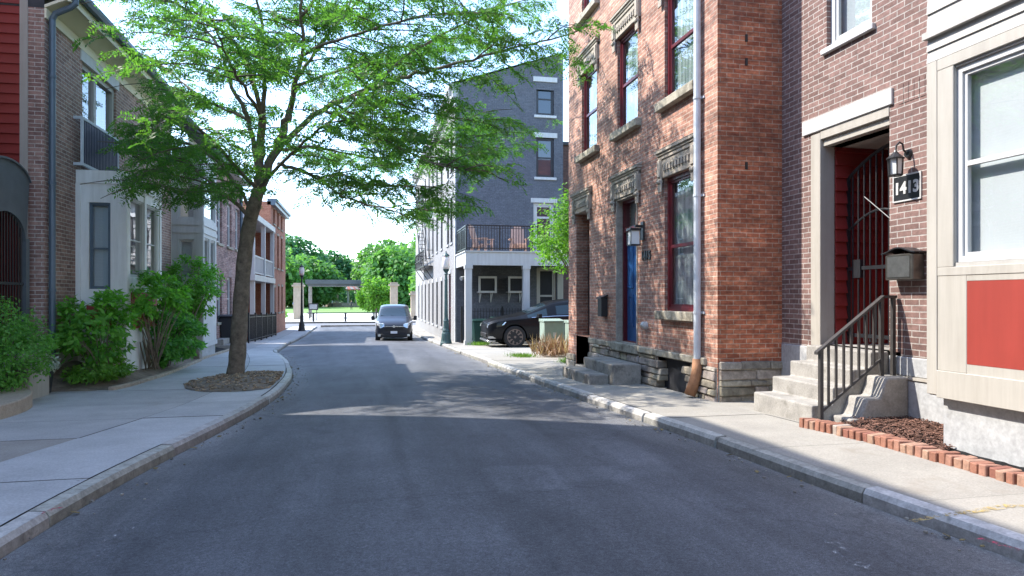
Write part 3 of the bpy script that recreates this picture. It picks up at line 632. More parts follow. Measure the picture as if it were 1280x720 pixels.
mb = MB(); bf.box(mb, 7.73, 7.92, -.2, .012, .88, 3.62); bf.box(mb, 6.56, 7.73, -.22, .01, 3.53, 3.642); bf.box(mb, 6.56, 7.73, -.3, -.03, 3.44, 3.53); mb.build('door_trim', M['beige'], bro, bevel=.004)
mb = MB(); z = .9
while z < 3.44:
    h = min(.165, 3.44 - z); mb.prism([(7.724, z), (7.724, z + h), (7.716, z + h), (7.684, z + .004), (7.684, z)], 'x', BX + .2, 7.6); z += h
mb.build('entry_siding', M['red_siding'], bro); mb = MB(); z = .9
while z < 3.44:
    h = min(.165, 3.44 - z); mb.prism([(6.55, z), (6.55, z + h), (6.562, z + h), (6.578, z + .004), (6.578, z)], 'x', BX + .13, 7.6); z += h
mb.build('entry_siding', M['red_siding'], bro)
mb = MB(); mb.box(7.6, 7.63, 6.55, 7.72, .9, 3.44); mb.build('entry_back', M['inside'], bro)  # back wall painted dark for the shade deep in the entry
mb = MB(); mb.box(BX + .12, 7.63, 6.55, 7.72, 3.44, 3.46); mb.build('entry_ceiling', M['beige'], bro)
mb = MB(); mb.box(BX, 7.63, 6.4, 7.72, .5, .9); mb.build('threshold', M['step_concrete'], bro)
w = window(bf, *UW, bro, M['white_paint'], rec=.06, fw=.07, mid=0, pane='glass', cur='blind', sill=M['white_paint'], sill_h=.075, sill_p=.05, sill_e=.06)
# bay
ay0, ay1 = 1.2, 5.2
bx = 4.97; yf = FR('x', bx, -1)
mb = MB(); mb.box(5.03, BX, ay0, ay1 - .08, -.2, .628); mb.build('bay_foundation', M['white_base'], bro, bevel=.01)
BW = (2.6, 4.93, 1.80, 3.48)
mb = MB(); yf.wall(mb, ay0, ay1, .63, 3.60, [BW], .1)
mb.face([(bx, ay1, .63), (bx, ay1, 11), (BX, ay1, 11), (BX, ay1, .63)]); mb.face([(bx, ay0, .63), (bx, ay0, 11), (BX, ay0, 11), (BX, ay0, .63)]); mb.face([(bx, ay0, .631), (BX, ay0, .631), (BX, ay1, .631), (bx, ay1, .631)])
bay = mb.build('bay', M['cream'], bro, norm=False)
mb = MB()
yf.box(mb, ay1 - .10, ay1 + .012, 0, .022, .64, 3.60); yf.box(mb, ay0, ay1 - .102, 0, .03, .62, .86); yf.box(mb, ay0, ay1 - .102, 0, .02, 1.69, 1.765); yf.box(mb, ay0, ay1 - .102, 0, .022, 3.50, 3.60)
yf.box(mb, 4.80, ay1 - .102, 0, .016, .86, 1.69); yf.box(mb, 4.93, ay1 - .102, 0, .02, 1.765, 3.50)
mb.build('bay_trim', M['beige'], bay, bevel=.004)
mb = MB(); yf.box(mb, 2.6, 4.80, 0, .012, .94, 1.64); mb.build('panel', M['red_panel'], bay)
mb = MB(); yf.box(mb, 2.5, 4.80, 0, .014, .86, .938); yf.box(mb, 2.5, 4.80, 0, .014, 1.642, 1.69); mb.build('panel_trim', M['beige'], bay)
mb = MB(); z = 3.602
def lap(z, h, d=.022): mb.prism([(bx, z), (bx - d, z), (bx - .006, z + h), (bx, z + h)], 'y', ay0 + .01, ay1 + .014)
for h in (.105, .105): lap(z, h); z += h
yf.box(mb, ay0, ay1 + .03, 0, .055, z + .002, z + .062); z += .064
while z < 10.8: lap(z, .165); z += .165
mb.build('bay_siding', M['cream'], bay)
window(yf, *BW, bro, M['white_paint'], rec=.02, fw=.05, mid=.5, pane='glass', cur='shade')
# arched iron gate in the entry
o = thing('iron_gate', 'black arched iron gate inside the red sided entry numbered 1413', 'gate', (6.12, 7.1, .9))
gf = FR('x', 6.12, -1)
arch = lambda u: 3.0 + .34 * (1 - ((u - 6.8) / .95) ** 2)
mb = MB()
for u in (6.57, 7.68): gf.box(mb, u, u + .04, -.02, .02, .92, arch(u))
for z in (1.0, 1.85): gf.box(mb, 6.61, 7.68, -.015, .015, z, z + .045)
mb.tube([gf.p(6.57 + 1.15 * i / 14, 0, arch(6.57 + 1.15 * i / 14)) for i in range(15)], .022, 6)
mb.tube([gf.p(6.57 + 1.15 * i / 14, 0, 2.35 + .22 * math.sin(math.pi * i / 14)) for i in range(15)], .016, 6)
mb.build('frame', M['black_iron'], o)
mb = MB()
for i in range(10): u = 6.69 + i * .103; mb.tube([gf.p(u, 0, .95), gf.p(u, 0, arch(u))], .0125, 6)
mb.build('bars', M['black_iron'], o)
mb = MB()
mb.tube([gf.p(6.62, .03, 2.2), gf.p(6.95, .05, 2.45), gf.p(7.35, .05, 2.75)], .008, 6); mb.tube([gf.p(6.95, .05, 2.1), gf.p(6.75, .05, 2.35), gf.p(6.6, .04, 2.5)], .007, 6)
gf.box(mb, 7.45, 7.6, -.02, .03, 1.75, 1.98)
mb.build('lock', M['black_iron'], o)
# steps
st = thing('entry_steps', 'pale concrete steps with iron handrail side climbing to the arched iron gate', 'steps', (5.2, 7, .1))
mb = MB()
prof = [(4.76, -.1), (4.76, .325), (5.02, .325), (5.02, .515), (5.27, .515), (5.27, .705), (5.5, .705), (5.5, .897), (BX - .002, .897), (BX - .002, -.1)]
mb.prism(prof, 'y', 6.56, 7.70); mb.build('flight', M['step_concrete'], st, bevel=.018, seg=2)
mb = MB(); mb.prism([(5.0, -.1), (5.0, .22), (5.12, .22), (5.2, .43), (5.36, .43), (5.44, .645), (BX - .03, .645), (BX - .03, -.1)], 'y', 6.25, 6.558); mb.build('cheek', M['step_concrete'], st, bevel=.02, seg=2)
o = thing('handrail', 'slanted dark iron handrail on the concrete steps of number 1413', 'railing', (4.8, 6.45, .12))
hy = 6.44; x0, x1, x2 = 4.78, 5.53, 5.68; s = .56 / (x1 - x0)
top = lambda x: .94 + (x - x0) * s; bot = lambda x: .27 + (x - x0) * s
mb = MB()
mb.box(x0 - .02, x0 + .02, hy - .02, hy + .02, .1, top(x0)); mb.box(x1 - .02, x1 + .02, hy - .02, hy + .02, .64, top(x1)); mb.box(x2 - .02, x2 + .02, hy - .02, hy + .02, .64, top(x1))
mb.build('posts', M['rail_iron'], o)
mb = MB(); mb.hexa([(x0 - .06, hy - .028, top(x0 - .06) - .005), (x1 + .02, hy - .028, top(x1) - .005), (x1 + .02, hy + .028, top(x1) - .005), (x0 - .06, hy + .028, top(x0 - .06) - .005), (x0 - .06, hy - .028, top(x0 - .06) + .025), (x1 + .02, hy - .028, top(x1) + .025), (x1 + .02, hy + .028, top(x1) + .025), (x0 - .06, hy + .028, top(x0 - .06) + .025)])
mb.box(x1 + .021, x2 + .03, hy - .028, hy + .028, top(x1) - .005, top(x1) + .025); mb.build('top_rail', M['rail_iron'], o)
mb = MB(); mb.hexa([(x0, hy - .012, bot(x0) - .014), (x1, hy - .012, bot(x1) - .014), (x1, hy + .012, bot(x1) - .014), (x0, hy + .012, bot(x0) - .014), (x0, hy - .012, bot(x0) + .014), (x1, hy - .012, bot(x1) + .014), (x1, hy + .012, bot(x1) + .014), (x0, hy + .012, bot(x0) + .014)]); mb.build('bottom_rail', M['rail_iron'], o)
for i in range(7):
    x = x0 + (x1 - x0) * (i + 1) / 8; mb = MB(); mb.box(x - .011, x + .011, hy - .011, hy + .011, bot(x), top(x)); mb.build('baluster', M['rail_iron'], o)
# lantern, plaque, mailbox
o = thing('wall_lantern', 'black carriage lantern with frosted glass above the 1413 number plaque', 'wall lamp', bf.p(6.3, 0, 2.9))
lc = bf.p(6.28, .17, 0); lx, ly = lc[0], lc[1]
mb = MB(); mb.lathe([(.09, 2.985), (.09, 2.995), (.05, 3.03), (.02, 3.06), (.012, 3.08)], (lx, ly, 0), 10); mb.lathe([(.06, 2.80), (.075, 2.81), (.065, 2.82)], (lx, ly, 0), 10)
mb.tube([(lx, ly, 3.06), (lx + .01, ly, 3.13), (lx + .05, ly, 3.17), (lx + .09, ly, 3.15), (lx + .10, ly, 3.09), (lx + .14, ly, 3.05), (BX - .01, ly, 3.05)], .011, 6)
mb.tube([(BX - .03, ly, 3.05), (BX - .001, ly, 3.05)], [.04, .055], 10)
for k in range(6): a = k * math.pi / 3; mb.tube([(lx + .068 * math.cos(a), ly + .068 * math.sin(a), 2.815), (lx + .075 * math.cos(a), ly + .075 * math.sin(a), 2.99)], .007, 4)
mb.build('lamp_frame', M['black_iron'], o)
mb = MB(); mb.lathe([(.058, 2.822), (.066, 2.984)], (lx, ly, 0), 6); mb.build('lamp_glass', M['shade'], o)
o = thing('number_plaque', 'dark rectangular plaque with white numerals 1413 below the carriage lantern', 'house number', bf.p(6.3, 0, 2.68))
mb = MB(); bf.box(mb, 6.12, 6.48, .001, .012, 2.56, 2.82); mb.build('plate', M['black_iron'], o)
mb = MB(); bf.ring(mb, 6.105, 6.495, .001, .016, 2.545, 2.835, .015); mb.build('border', M['white_paint'], o)
text('1413', 'digits', M['white_paint'], .175, o, bf, 6.3, 2.685, .014, .003)
o = thing('mailbox', 'pewter wall mailbox with curved black lid beside the steps of number 1413', 'mailbox', bf.p(6.26, 0, 1.84))
mb = MB(); bf.box(mb, 6.07, 6.46, .001, .145, 1.69, 1.965); mb.build('box', paint('pewter', (.16, .15, .135), .35, .3, 12, metal=.8), o, bevel=.008)
mb = MB(); pr = [(6.03 + .47 * i / 12, 1.972 + .055 * (.5 - .5 * math.cos(2 * math.pi * i / 12))) for i in range(13)]
mb.prism(pr + [(u, z + .014) for u, z in pr[::-1]], 'x', BX - .165, BX - .001); mb.build('lid', M['black_iron'], o)
mb = MB(); bf.box(mb, 6.11, 6.42, .145, .15, 1.72, 1.94); mb.build('front_plate', paint('brushed_front', (.30, .30, .29), .3, .25, 10, metal=.8), o)
# mulch bed with brick edging
mb = MB(); n1 = 30
pl = lambda i, j: (4.83 + (BX - 4.83) * j / 12, 2.2 + 4.1 * i / n1, .13 + .07 * min(1, j / 4) + .025 * noise.noise((i * .9, j * .9, 3)))
for i in range(n1):
    for j in range(12): mb.face([pl(i, j), pl(i, j + 1), pl(i + 1, j + 1), pl(i + 1, j)])
struct(mb.build('mulch_soil', M['mulch'], smooth=True, norm=False))
mb = MB()
for k in range(2600):
    x, y = prand(4.85, 5.72), prand(5.0, 6.35); z = .13 + .07 * min(1, (x - 4.83) / .3) + prand(.005, .035); t = prand(.5, 1.9)
    mb.obox((x, y, z), (prand(.02, .07), prand(.006, .014), .005), prand(0, 6.28), prand(-.4, .4), prand(-.4, .4), (t, t, t))
o = mb.build('mulch', M['mulch'], norm=False); tag(o, 'brown bark mulch beside the concrete steps', 'mulch'); o['kind'] = 'stuff'
o = thing('brick_edging', 'row of upright reddish and tan bricks edging the mulch bed along the pavement', 'edging', (4.72, 4.2, .13))
y = 6.5; M['edge_brick'] = paint('edge_brick', (.33, .165, .115), .9, .25, 14, fine=40, tint=True)
while y > 2.3:
    w = prand(.068, .085); t = rng.choice([(1, 1, 1), (.8, .7, .65), (1.1, 1.35, 1.35), (.9, .8, .75), (1.1, 1.8, 2.2), (.75, .6, .6), (1.05, 1.2, 1.2)]); xx = 4.74 + max(0, (y - 5.7)) * -.12
    mb = MB(); mb.obox((xx + prand(-.012, .012), y - w / 2, .155 + prand(-.01, .012)), (.17, w - .01, .11), prand(-.06, .06), prand(-.08, .08), prand(-.05, .05), t); mb.build('brick', M['edge_brick'], o, bevel=.006); y -= w
# ------------------------------------------------------------------ left row
LX = -5.2; lf = FR('x', LX, 1)
# tall brick building at the very edge of the frame
NH = 10.3
o = thing('tall_brick_building', 'tall dark brick building at the left edge before the arched gate', 'building', (LX, 11, 0))
nw = [(y, y + 1.0, z, z + 1.9) for y in (-9, -5.5, -2, 1.5, 5, 8.6) for z in (1.4, 4.6, 7.7)]
mb = MB(); lf.wall(mb, -18, 11.25, -.5, NH, nw, .12); closed_sides(mb, -14, LX, -18, 11.25, -.5, NH, ('x1',)); mb.face([(-14, -18, NH), (LX, -18, NH), (LX, 11.25, NH), (-14, 11.25, NH)])
mb.build('wall', M['left_brick'], o, norm=False)
mb = MB(); lf.box(mb, -18, 11.3, -.2, .35, NH, NH + .25); mb.build('cornice', M['cream'], o)
for a in nw: window(lf, *a, o, M['white_paint'], rec=.06, fw=.07, pane='dark_glass', sill=M['white_paint'])
# gabled two storey townhouse
AY0, AY1, AH = 12.75, 20.38, 6.32
ta = thing('brick_townhouse', 'brown brick townhouse with pale bay, balcony railing and long dark gutter', 'house', (LX, 16, 0))
DOOR = (14.32, 16.1, 4.15, 5.95)
mb = MB(); lf.wall(mb, AY0, AY1, .62, AH, [DOOR], .12); closed_sides(mb, -12, LX, AY0, AY1, -.5, AH, ('x1', 'y0'))
yf2 = FR('y', AY0, -1); yf2.wall(mb, -5.44, LX, -.3, AH); yf2.wall(mb, -12, -8.5, -.3, AH)
mb.build('wall', M['left_brick'], ta, norm=False)
mb = MB(); lf.box(mb, AY0, AY1, -.1, .02, -.3, .61); mb.build('foundation', M['beige'], ta)
mb = MB(); mb.box(-5.56, -5.442, AY0 - .012, AY0 + .05, -.3, AH + .6); mb.box(-8.5, -8.4, AY0 - .012, AY0 + .05, -.3, AH); mb.build('corner_trim', M['beige'], ta)
mb = MB(); z = 3.55
while z < AH + 1.6:
    mb.prism([(AY0 + .02, z), (AY0 - .012, z), (AY0 + .01, z + .165), (AY0 + .02, z + .165)], 'x', -8.4, -5.562); z += .165
mb.box(-8.4, -5.562, AY0 + .005, AY0 + .02, -.3, 3.45); mb.build('siding', M['red_siding'], ta)
mb = MB(); mb.box(-8.4, -5.562, AY0 - .006, AY0 + .02, 3.45, 3.55); mb.build('siding_trim', M['beige'], ta)
# roof with soffit, fascia, gutter
EX, EZ = -4.80, 6.74
mb = MB(); mb.face([(EX - .02, AY0 - .02, EZ + .02), (EX - .02, AY1, EZ + .02), (-9.2, AY1, 9.4), (-9.2, AY0 - .02, 9.4)]); mb.face([(-12.5, AY0 - .02, 7.6), (-12.5, AY1, 7.6), (-9.2, AY1, 9.4), (-9.2, AY0 - .02, 9.4)])
for yy in (AY0, AY1): mb.face([(LX, yy, AH), (LX, yy, EZ), (-9.2, yy, 9.38), (-12, yy, 7.7), (-12, yy, AH)])
rfA = mb.build('roof', M['roof'], ta, norm=False)
mb = MB(); mb.hexa([(LX + .0, AY0, 6.33), (EX - .05, AY0, 6.50), (EX - .05, AY1, 6.50), (LX, AY1, 6.33), (LX, AY0, 6.38), (EX - .05, AY0, 6.55), (EX - .05, AY1, 6.55), (LX, AY1, 6.38)])
mb.box(EX - .05, EX - .01, AY0, AY1, 6.47, 6.70); lf.box(mb, AY0, AY1, .001, .03, 6.16, 6.325); mb.build('soffit', M['soffit'], rfA)
mb = MB(); mb.prism([(EX - .01, 6.72), (EX - .005, 6.62), (EX + .04, 6.59), (EX + .09, 6.61), (EX + .115, 6.67), (EX + .12, 6.73), (EX + .10, 6.73), (EX + .08, 6.65), (EX + .01, 6.65)], 'y', AY0 - .02, AY1); mb.build('gutter', M['gutter_grey'], rfA)
mb = MB(); mb.tube([(EX + .04, 12.85, 6.62), (EX + .03, 12.85, 6.47), (EX - .05, 12.85, 6.40), (LX + .12, 12.86, 6.28), (LX + .07, 12.87, 6.18), (LX + .07, 12.87, 5.9), (LX + .07, 12.87, .35)], .05, 10)
for z in (1.6, 3.4, 5.2): mb.tube([(LX + .07, 12.87, z), (LX + .07, 12.87, z + .05)], .06, 10)
mb.build('downspout', M['gutter_grey'], ta)
# balcony door, trim, railing
mb = MB(); lf.ring(mb, 14.32, 16.1, -.15, -.04, 4.153, 5.947, .09); lf.box(mb, 15.02, 15.14, -.15, -.05, 4.25, 5.86); dd = mb.build('balcony_door', M['cream'], ta)
mb = MB(); lf.quad(mb, 14.4, 16.02, -.1, 4.22, 5.88); mb.build('pane', M['glass'], dd, norm=False)
mb = MB(); lf.quad(mb, 15.5, 16.1, -.3, 4.15, 5.95); mb.build('curtain', M['curtain'], dd, norm=False)
mb = MB(); lf.box(mb, 14.2, 16.22, -.02, .03, 5.955, 6.155); mb.build('lintel', M['white_paint'], ta)
bl = thing('balcony_railing', 'dark slatted balcony railing above the pale bay of the left brown townhouse', 'railing', (-4.95, 14.6, 3.95))
mb = MB()
lf.box(mb, 13.9, 15.8, .12, .16, 4.78, 4.83); lf.box(mb, 13.9, 15.8, .12, .16, 3.93, 3.98)
for u in (13.9, 15.76): lf.box(mb, u, u + .04, .12, .16, 3.98, 4.78); lf.box(mb, u, u + .04, .001, .12, 4.78, 4.83); lf.box(mb, u, u + .04, .001, .12, 3.93, 3.98)
mb.build('frame', M['pipe_grey'], bl)
mb = MB()
for i in range(23): u = 13.96 + i * .079; lf.box(mb, u, u + .024, .128, .152, 3.98, 4.78)
mb.build('bars', M['navy_iron'], bl)
# bay
b0, b1, bX = 14.02, 16.25, -4.36
NF = FR('y', b0, -1); BFr = FR('x', bX, 1)
W1 = (-4.98, -4.62, 1.66, 3.27); W2 = (14.28, 15.1, 1.9, 3.42); W3 = (15.22, 16.05, 1.9, 3.42)
mb = MB(); NF.wall(mb, LX, bX, .62, 3.86, [W1], .1); BFr.wall(mb, b0, b1, .62, 3.86, [W2, W3], .1); mb.face([(LX, b1, .62), (bX, b1, .62), (bX, b1, 3.86), (LX, b1, 3.86)])
mb.face([(LX, b0, 3.86), (bX, b0, 3.86), (bX, b1, 3.86), (LX, b1, 3.86)]); bay2 = mb.build('bay', M['lwhite'], ta, norm=False)
mb = MB(); mb.box(LX, bX - .03, b0 + .03, b1 - .03, -.3, .615); mb.build('bay_foundation', M['lwhite'], ta)
mb = MB(); NF.box(mb, LX + .01, bX + .01, .001, .03, 3.62, 3.86); NF.box(mb, bX - .12, bX + .012, .001, .025, .62, 3.62); NF.box(mb, LX, LX + .08, .001, .02, .62, 3.62); NF.box(mb, LX + .08, bX - .12, .001, .02, .62, .76)
BFr.box(mb, b0 + .002, b1, .001, .03, 3.62, 3.86); BFr.box(mb, b0 + .002, b0 + .14, .001, .024, .62, 3.62); BFr.box(mb, b1 - .12, b1, .001, .024, .62, 3.62); BFr.box(mb, 15.1, 15.22, .001, .02, 1.75, 3.62)
mb.build('bay_trim', M['lwhite'], bay2)
mb = MB(); NF.box(mb, LX + .18, bX - .2, .001, .012, .9, 1.36); BFr.box(mb, 14.3, 16.0, .001, .012, .9, 1.6); mb.build('panel', M['red_panel'], bay2)
for fr, a, pn in ((NF, W1, 'dark_glass'), (BFr, W2, 'glass_strong'), (BFr, W3, 'glass_strong')):
    window(fr, *a, ta, M['gutter_grey'] if pn == 'dark_glass' else M['white_paint'], rec=.03, fw=.032, mid=.47, pane='glass' if pn == 'dark_glass' else pn, cur='blind' if pn == 'dark_glass' else None)
mb = MB(); mb.box(LX + .02, bX - .02, b0 + .4, b1 - .4, .7, 3.8); 
# arched gate with its hood
ag = thing('arched_gate', 'grey arched entrance hood over a dark barred gate at the left edge', 'gate', (-5.4, 12.1, .6))
gx = -5.36; gy0, gy1 = 11.1, 12.52; ym, hw = (gy0 + gy1) / 2, (gy1 - gy0) / 2
hz = lambda y: 3.30 + .34 * math.sqrt(max(0, 1 - ((y - ym) / (hw * 1.04)) ** 2)); iz = lambda y: 2.40 + .42 * math.sqrt(max(0, 1 - ((y - ym) / (hw - .12)) ** 2))
mb = MB(); N = 24; pts = [gy0 + (gy1 - gy0) * i / N for i in range(N + 1)]
mb2 = [(y, hz(y)) for y in pts]; inn = [(gy0 + .12 + (gy1 - gy0 - .24) * i / N, 0) for i in range(N + 1)]; inn = [(y, iz(y)) for y, _ in inn]
for i in range(N):
    a, b, c, d = mb2[i], mb2[i + 1], inn[i + 1], inn[i]
    mb.hexa([(gx - .04, *d), (gx + .04, *d), (gx + .04, *c), (gx - .04, *c), (gx - .04, *a), (gx + .04, *a), (gx + .04, *b), (gx - .04, *b)])
mb.box(gx - .04, gx + .04, gy0, gy0 + .12, .5, 2.45); mb.box(gx - .04, gx + .04, gy1 - .12, gy1, .5, 2.45); 
for i in range(N): mb.hexa([(gx - .5, mb2[i][0], mb2[i][1] - .03), (gx + .07, mb2[i][0], mb2[i][1] - .03), (gx + .07, mb2[i + 1][0], mb2[i + 1][1] - .03), (gx - .5, mb2[i + 1][0], mb2[i + 1][1] - .03), (gx - .5, *mb2[i]), (gx + .07, *mb2[i]), (gx + .07, *mb2[i + 1]), (gx - .5, *mb2[i + 1])])
mb.build('hood', paint('gate_grey', (.10, .115, .125), .45, .2, 4), ag)
mb = MB()
for i in range(13): y = gy0 + .2 + (gy1 - gy0 - .4) * i / 12; mb.tube([(gx, y, .6), (gx, y, iz(y))], .012, 6)
for z in (.7, 1.7): mb.box(gx - .012, gx + .012, gy0 + .12, gy1 - .12, z, z + .04)
mb.build('bars', M['black_iron'], ag)
pw = thing('entry_passage', 'dark recessed entry behind the grey arched gate', 'entry', (-7.5, 12.1, 0))
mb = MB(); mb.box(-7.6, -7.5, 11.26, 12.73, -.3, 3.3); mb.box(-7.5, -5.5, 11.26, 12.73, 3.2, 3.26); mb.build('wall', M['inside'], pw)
# white townhouse with two storey bay
tb = thing('white_townhouse', 'white two storey bay fronted townhouse beyond the brown brick one', 'house', (LX, 22, 0))
B0, B1 = 20.4, 25.48
c0, c1, cX = 20.43, 22.25, -4.4
mb = MB(); lf.wall(mb, c1, B1, -.5, 6.4); closed_sides(mb, -12, LX, B0, B1, -.5, 6.4, ('x1',)); mb.build('wall', M['lwhite'], tb, norm=False)
mb = MB(); mb.face([(EX, B0, 6.6), (EX, B1, 6.6), (-9.2, B1, 9), (-9.2, B0, 9)]); mb.face([(-12, B0, 7), (-12, B1, 7), (-9.2, B1, 9), (-9.2, B0, 9)]); mb.box(LX, EX, B0, B1, 6.4, 6.6); mb.build('roof', M['roof'], tb, norm=False)
NB = FR('y', c0, -1); FB = FR('x', cX, 1)
w1 = (-5.02, -4.62, 2.0, 3.12); w2 = (-5.06, -4.58, 3.68, 5.0); w3 = (20.62, 21.3, 1.75, 3.2); w4 = (21.42, 22.1, 1.75, 3.2); w5 = (20.62, 22.1, 3.75, 5.0)
mb = MB(); NB.wall(mb, LX, cX, .1, 5.6, [w1, w2], .1); FB.wall(mb, c0, c1, .1, 5.6, [w3, w4, w5], .1); mb.face([(LX, c1, .1), (cX, c1, .1), (cX, c1, 5.6), (LX, c1, 5.6)]); mb.face([(LX, c0, 5.6), (cX, c0, 5.6), (cX, c1, 5.6), (LX, c1, 5.6)])
mb.face([(LX, c0, -.5), (LX, c1, -.5), (cX, c1, -.5), (cX, c0, -.5)]); bb = mb.build('bay', M['white_paint'], tb, norm=False)
mb = MB(); mb.box(LX, cX - .03, c0 + .03, c1 - .03, -.5, .098); mb.build('bay_foundation', M['white_base'], tb)
mb = MB()
for z in (.1, 1.55, 3.3, 3.52, 5.3): NB.box(mb, LX + .02, cX + .02, .001, .03, z, z + .12); FB.box(mb, c0 + .002, c1, .001, .03, z, z + .12)
NB.box(mb, cX - .1, cX + .01, .001, .025, .22, 5.3); FB.box(mb, c0 + .002, c0 + .1, .001, .025, .22, 5.3); mb.build('bay_trim', M['white_paint'], bb)
for fr, a in ((NB, w1), (NB, w2), (FB, w3), (FB, w4), (FB, w5)): window(fr, *a, tb, M['white_paint'], rec=.03, fw=.04, mid=.5, pane='glass_strong' if fr is FB else 'glass', cur='blind' if a is w1 else None)
# old purple brick house
tc = thing('old_brick_house', 'old mottled purplish brick house behind the street tree', 'house', (LX, 28, 0))
C0, C1 = 25.5, 31.2
ow = [(y, y + .9, z, z + 1.7) for y in (26.4, 28.3, 30.0) for z in (.6, 3.5)]
mb = MB(); lf.wall(mb, C0, C1, -.8, 6.3, ow, .12); closed_sides(mb, -12, LX, C0, C1, -.8, 6.3, ('x1',)); mb.face([(-12, C0, 6.3), (LX, C0, 6.3), (LX, C1, 6.3), (-12, C1, 6.3)]); mb.build('wall', M['old_brick'], tc, norm=False)
mb = MB(); lf.box(mb, C0, C1 + .1, -.2, .4, 6.3, 6.5); mb.build('cornice', M['white_paint'], tc)
for a in ow: window(lf, *a, tc, M['white_paint'], rec=.08, fw=.06, pane='dark_glass', sill=M['sill_stone'])
mb = MB(); mb.tube([(LX + .06, C1 - .15, -.3), (LX + .06, C1 - .15, 6.3)], .06, 8); mb.build('downspout', M['gutter_grey'], tc)
# corner house with two storey porch, facing the park
td = thing('corner_house', 'orange red brick corner house with white two storey porch near the park', 'house', (LX, 44, -.7))
D0, D1, DH = 41.0, 48.4, 7.0
dw = [(y, y + .85, z, z + 2.0) for y in (42.0, 43.9, 45.8) for z in (3.3,)] + [(42.3, 43.1, -.2, 2.1), (44.3, 45.0, .6, 2.2), (46.1, 46.8, .6, 2.2)] + [(y, y + .85, 5.85, 6.75) for y in (42.0, 43.9, 45.8)]
mb = MB(); lf.wall(mb, D0, D1, -1.2, DH, dw, .15); closed_sides(mb, -14, LX, D0, D1, -1.2, DH, ('x1',)); mb.face([(-14, D0, DH), (LX, D0, DH), (LX, D1, DH), (-14, D1, DH)])
mb.box(-14, -7.6, 33.4, D0 - .02, -1.2, 6.0); mb.build('wall', M['orange_brick'], td, norm=False)
mb = MB(); lf.box(mb, D0, D1 + .3, -.2, .35, DH, DH + .16); lf.box(mb, D0, D1 + .3, -.2, .25, DH - .2, DH); mb.build('cornice', M['gutter_grey'], td)
for a in dw: window(lf, *a, td, M['maroon'] if a[2] == -.2 else M['sill_stone'], rec=.1, fw=.06, pane='dark_glass', sill=M['sill_stone'], head=(.15, .03, .05, M['sill_stone']))
pr = MB(); 
for z in (2.3, 5.2): pr.box(-7.5, -4.95, 33.5, D0 - .03, z, z + .28)
pr.build('porch_deck', M['white_paint'], td)
for y in (33.7, 37.2, 40.7):
    mb = MB(); mb.box(-5.2, -5.0, y, y + .2, -1, 2.3); mb.box(-5.2, -5.0, y, y + .2, 2.58, 5.2); mb.build('porch_post', M['white_paint'], td)
mb = MB(); mb.box(-5.14, -5.06, 33.9, 40.7, 3.45, 3.53); mb.box(-5.14, -5.06, 33.9, 40.7, 2.66, 2.72)
for i in range(44): y = 33.95 + i * .155; mb.box(-5.12, -5.08, y, y + .05, 2.72, 3.45)
mb.build('porch_railing', M['white_paint'], td)
fo = thing('iron_fence', 'black iron fence in front of the white porch on the left pavement', 'fence', (-4.95, 36, -.6))
def iron_fence(o, p0, p1, z0, h, n, posts=4):
    p0, p1 = Vector(p0), Vector(p1)
    for i in range(posts): q = p0.lerp(p1, i / (posts - 1)); mb = MB(); mb.box(q.x - .035, q.x + .035, q.y - .035, q.y + .035, z0(q.y) - .05, z0(q.y) + h + .08); mb.build('post', M['black_iron'], o)
    mb = MB()
    for i in range(n): q = p0.lerp(p1, (i + .5) / n); mb.box(q.x - .011, q.x + .011, q.y - .011, q.y + .011, z0(q.y) + .05, z0(q.y) + h)
    mb.build('bars', M['black_iron'], o); mb = MB()
    for zz in (.12, h - .12): mb.tube([(p0.x, p0.y, z0(p0.y) + zz), (p1.x, p1.y, z0(p1.y) + zz)], .018, 4)
    mb.build('rails', M['black_iron'], o)
zp = lambda y: zr(y) + .13
iron_fence(fo, (-4.9, 31.4), (-4.9, 40.8), zp, 1.25, 62, 6)

# ------------------------------------------------------------------ grey corner building (right, far)
GX, GY, GX1, GY1 = 3.9, 29.4, 8.72, 53
te = thing('grey_building', 'four storey slate grey painted brick building with pale street front and porch', 'building', (GX, GY, -.6))
ef = FR('x', GX, -1); nf = FR('y', GY, -1)
zl, zrr = 10.75, 12.45
nws = [(7.48, 8.3, 9.62, 11.1), (7.48, 8.3, 6.86, 8.62), (7.35, 8.32, 3.4, 5.72)]
mb = MB(); nf.wall(mb, GX, GX1, -1, zl, nws + [(7.5, 8.4, -.5, 2.85)], .15)
nf_top = [(GX, GY, zl), (GX1, GY, zl), (GX1, GY, zrr)]; mb.face(nf_top)
mb.face([(GX1, GY, -1), (GX1, GY1, -1), (GX1, GY1, zrr), (GX1, GY, zrr)]); mb.build('side_wall', M['slate_brick'], te, norm=False)
fx = [30.6, 31.9, 34.6, 36.9, 39.2, 41.6, 44.2, 46.8, 49.6]
fw_ = []
for i, y in enumerate(fx):
    for (a, b) in ((-.0, 2.35), (4.0, 6.05), (7.1, 9.1)):
        if i < 2 and a < 1: continue
        fw_.append((y, y + .8, a, b))
fw_.append((31.2, 32.0, -.55, 2.6))
fw_ = [f for f in fw_]
mb = MB(); ef.wall(mb, GY, GY1, -1.2, zl, fw_, .2); mb.face([(GX, GY1, -1.2), (GX1, GY1, -1.2), (GX1, GY1, zrr), (GX, GY1, zl)]); mb.build('street_wall', M['pale_brick'], te, norm=False)
mb = MB(); mb.face([(GX - .3, GY - .05, zl + .02), (GX1, GY - .05, zrr + .03), (GX1, GY1, zrr + .03), (GX - .3, GY1, zl + .02)]); mb.build('roof', M['roof'], te, norm=False)
mb = MB(); ef.box(mb, GY - .02, GY1, -.1, .3, zl - .12, zl + .012); ef.box(mb, GY - .02, GY1, -.1, .16, zl - .55, zl - .12)
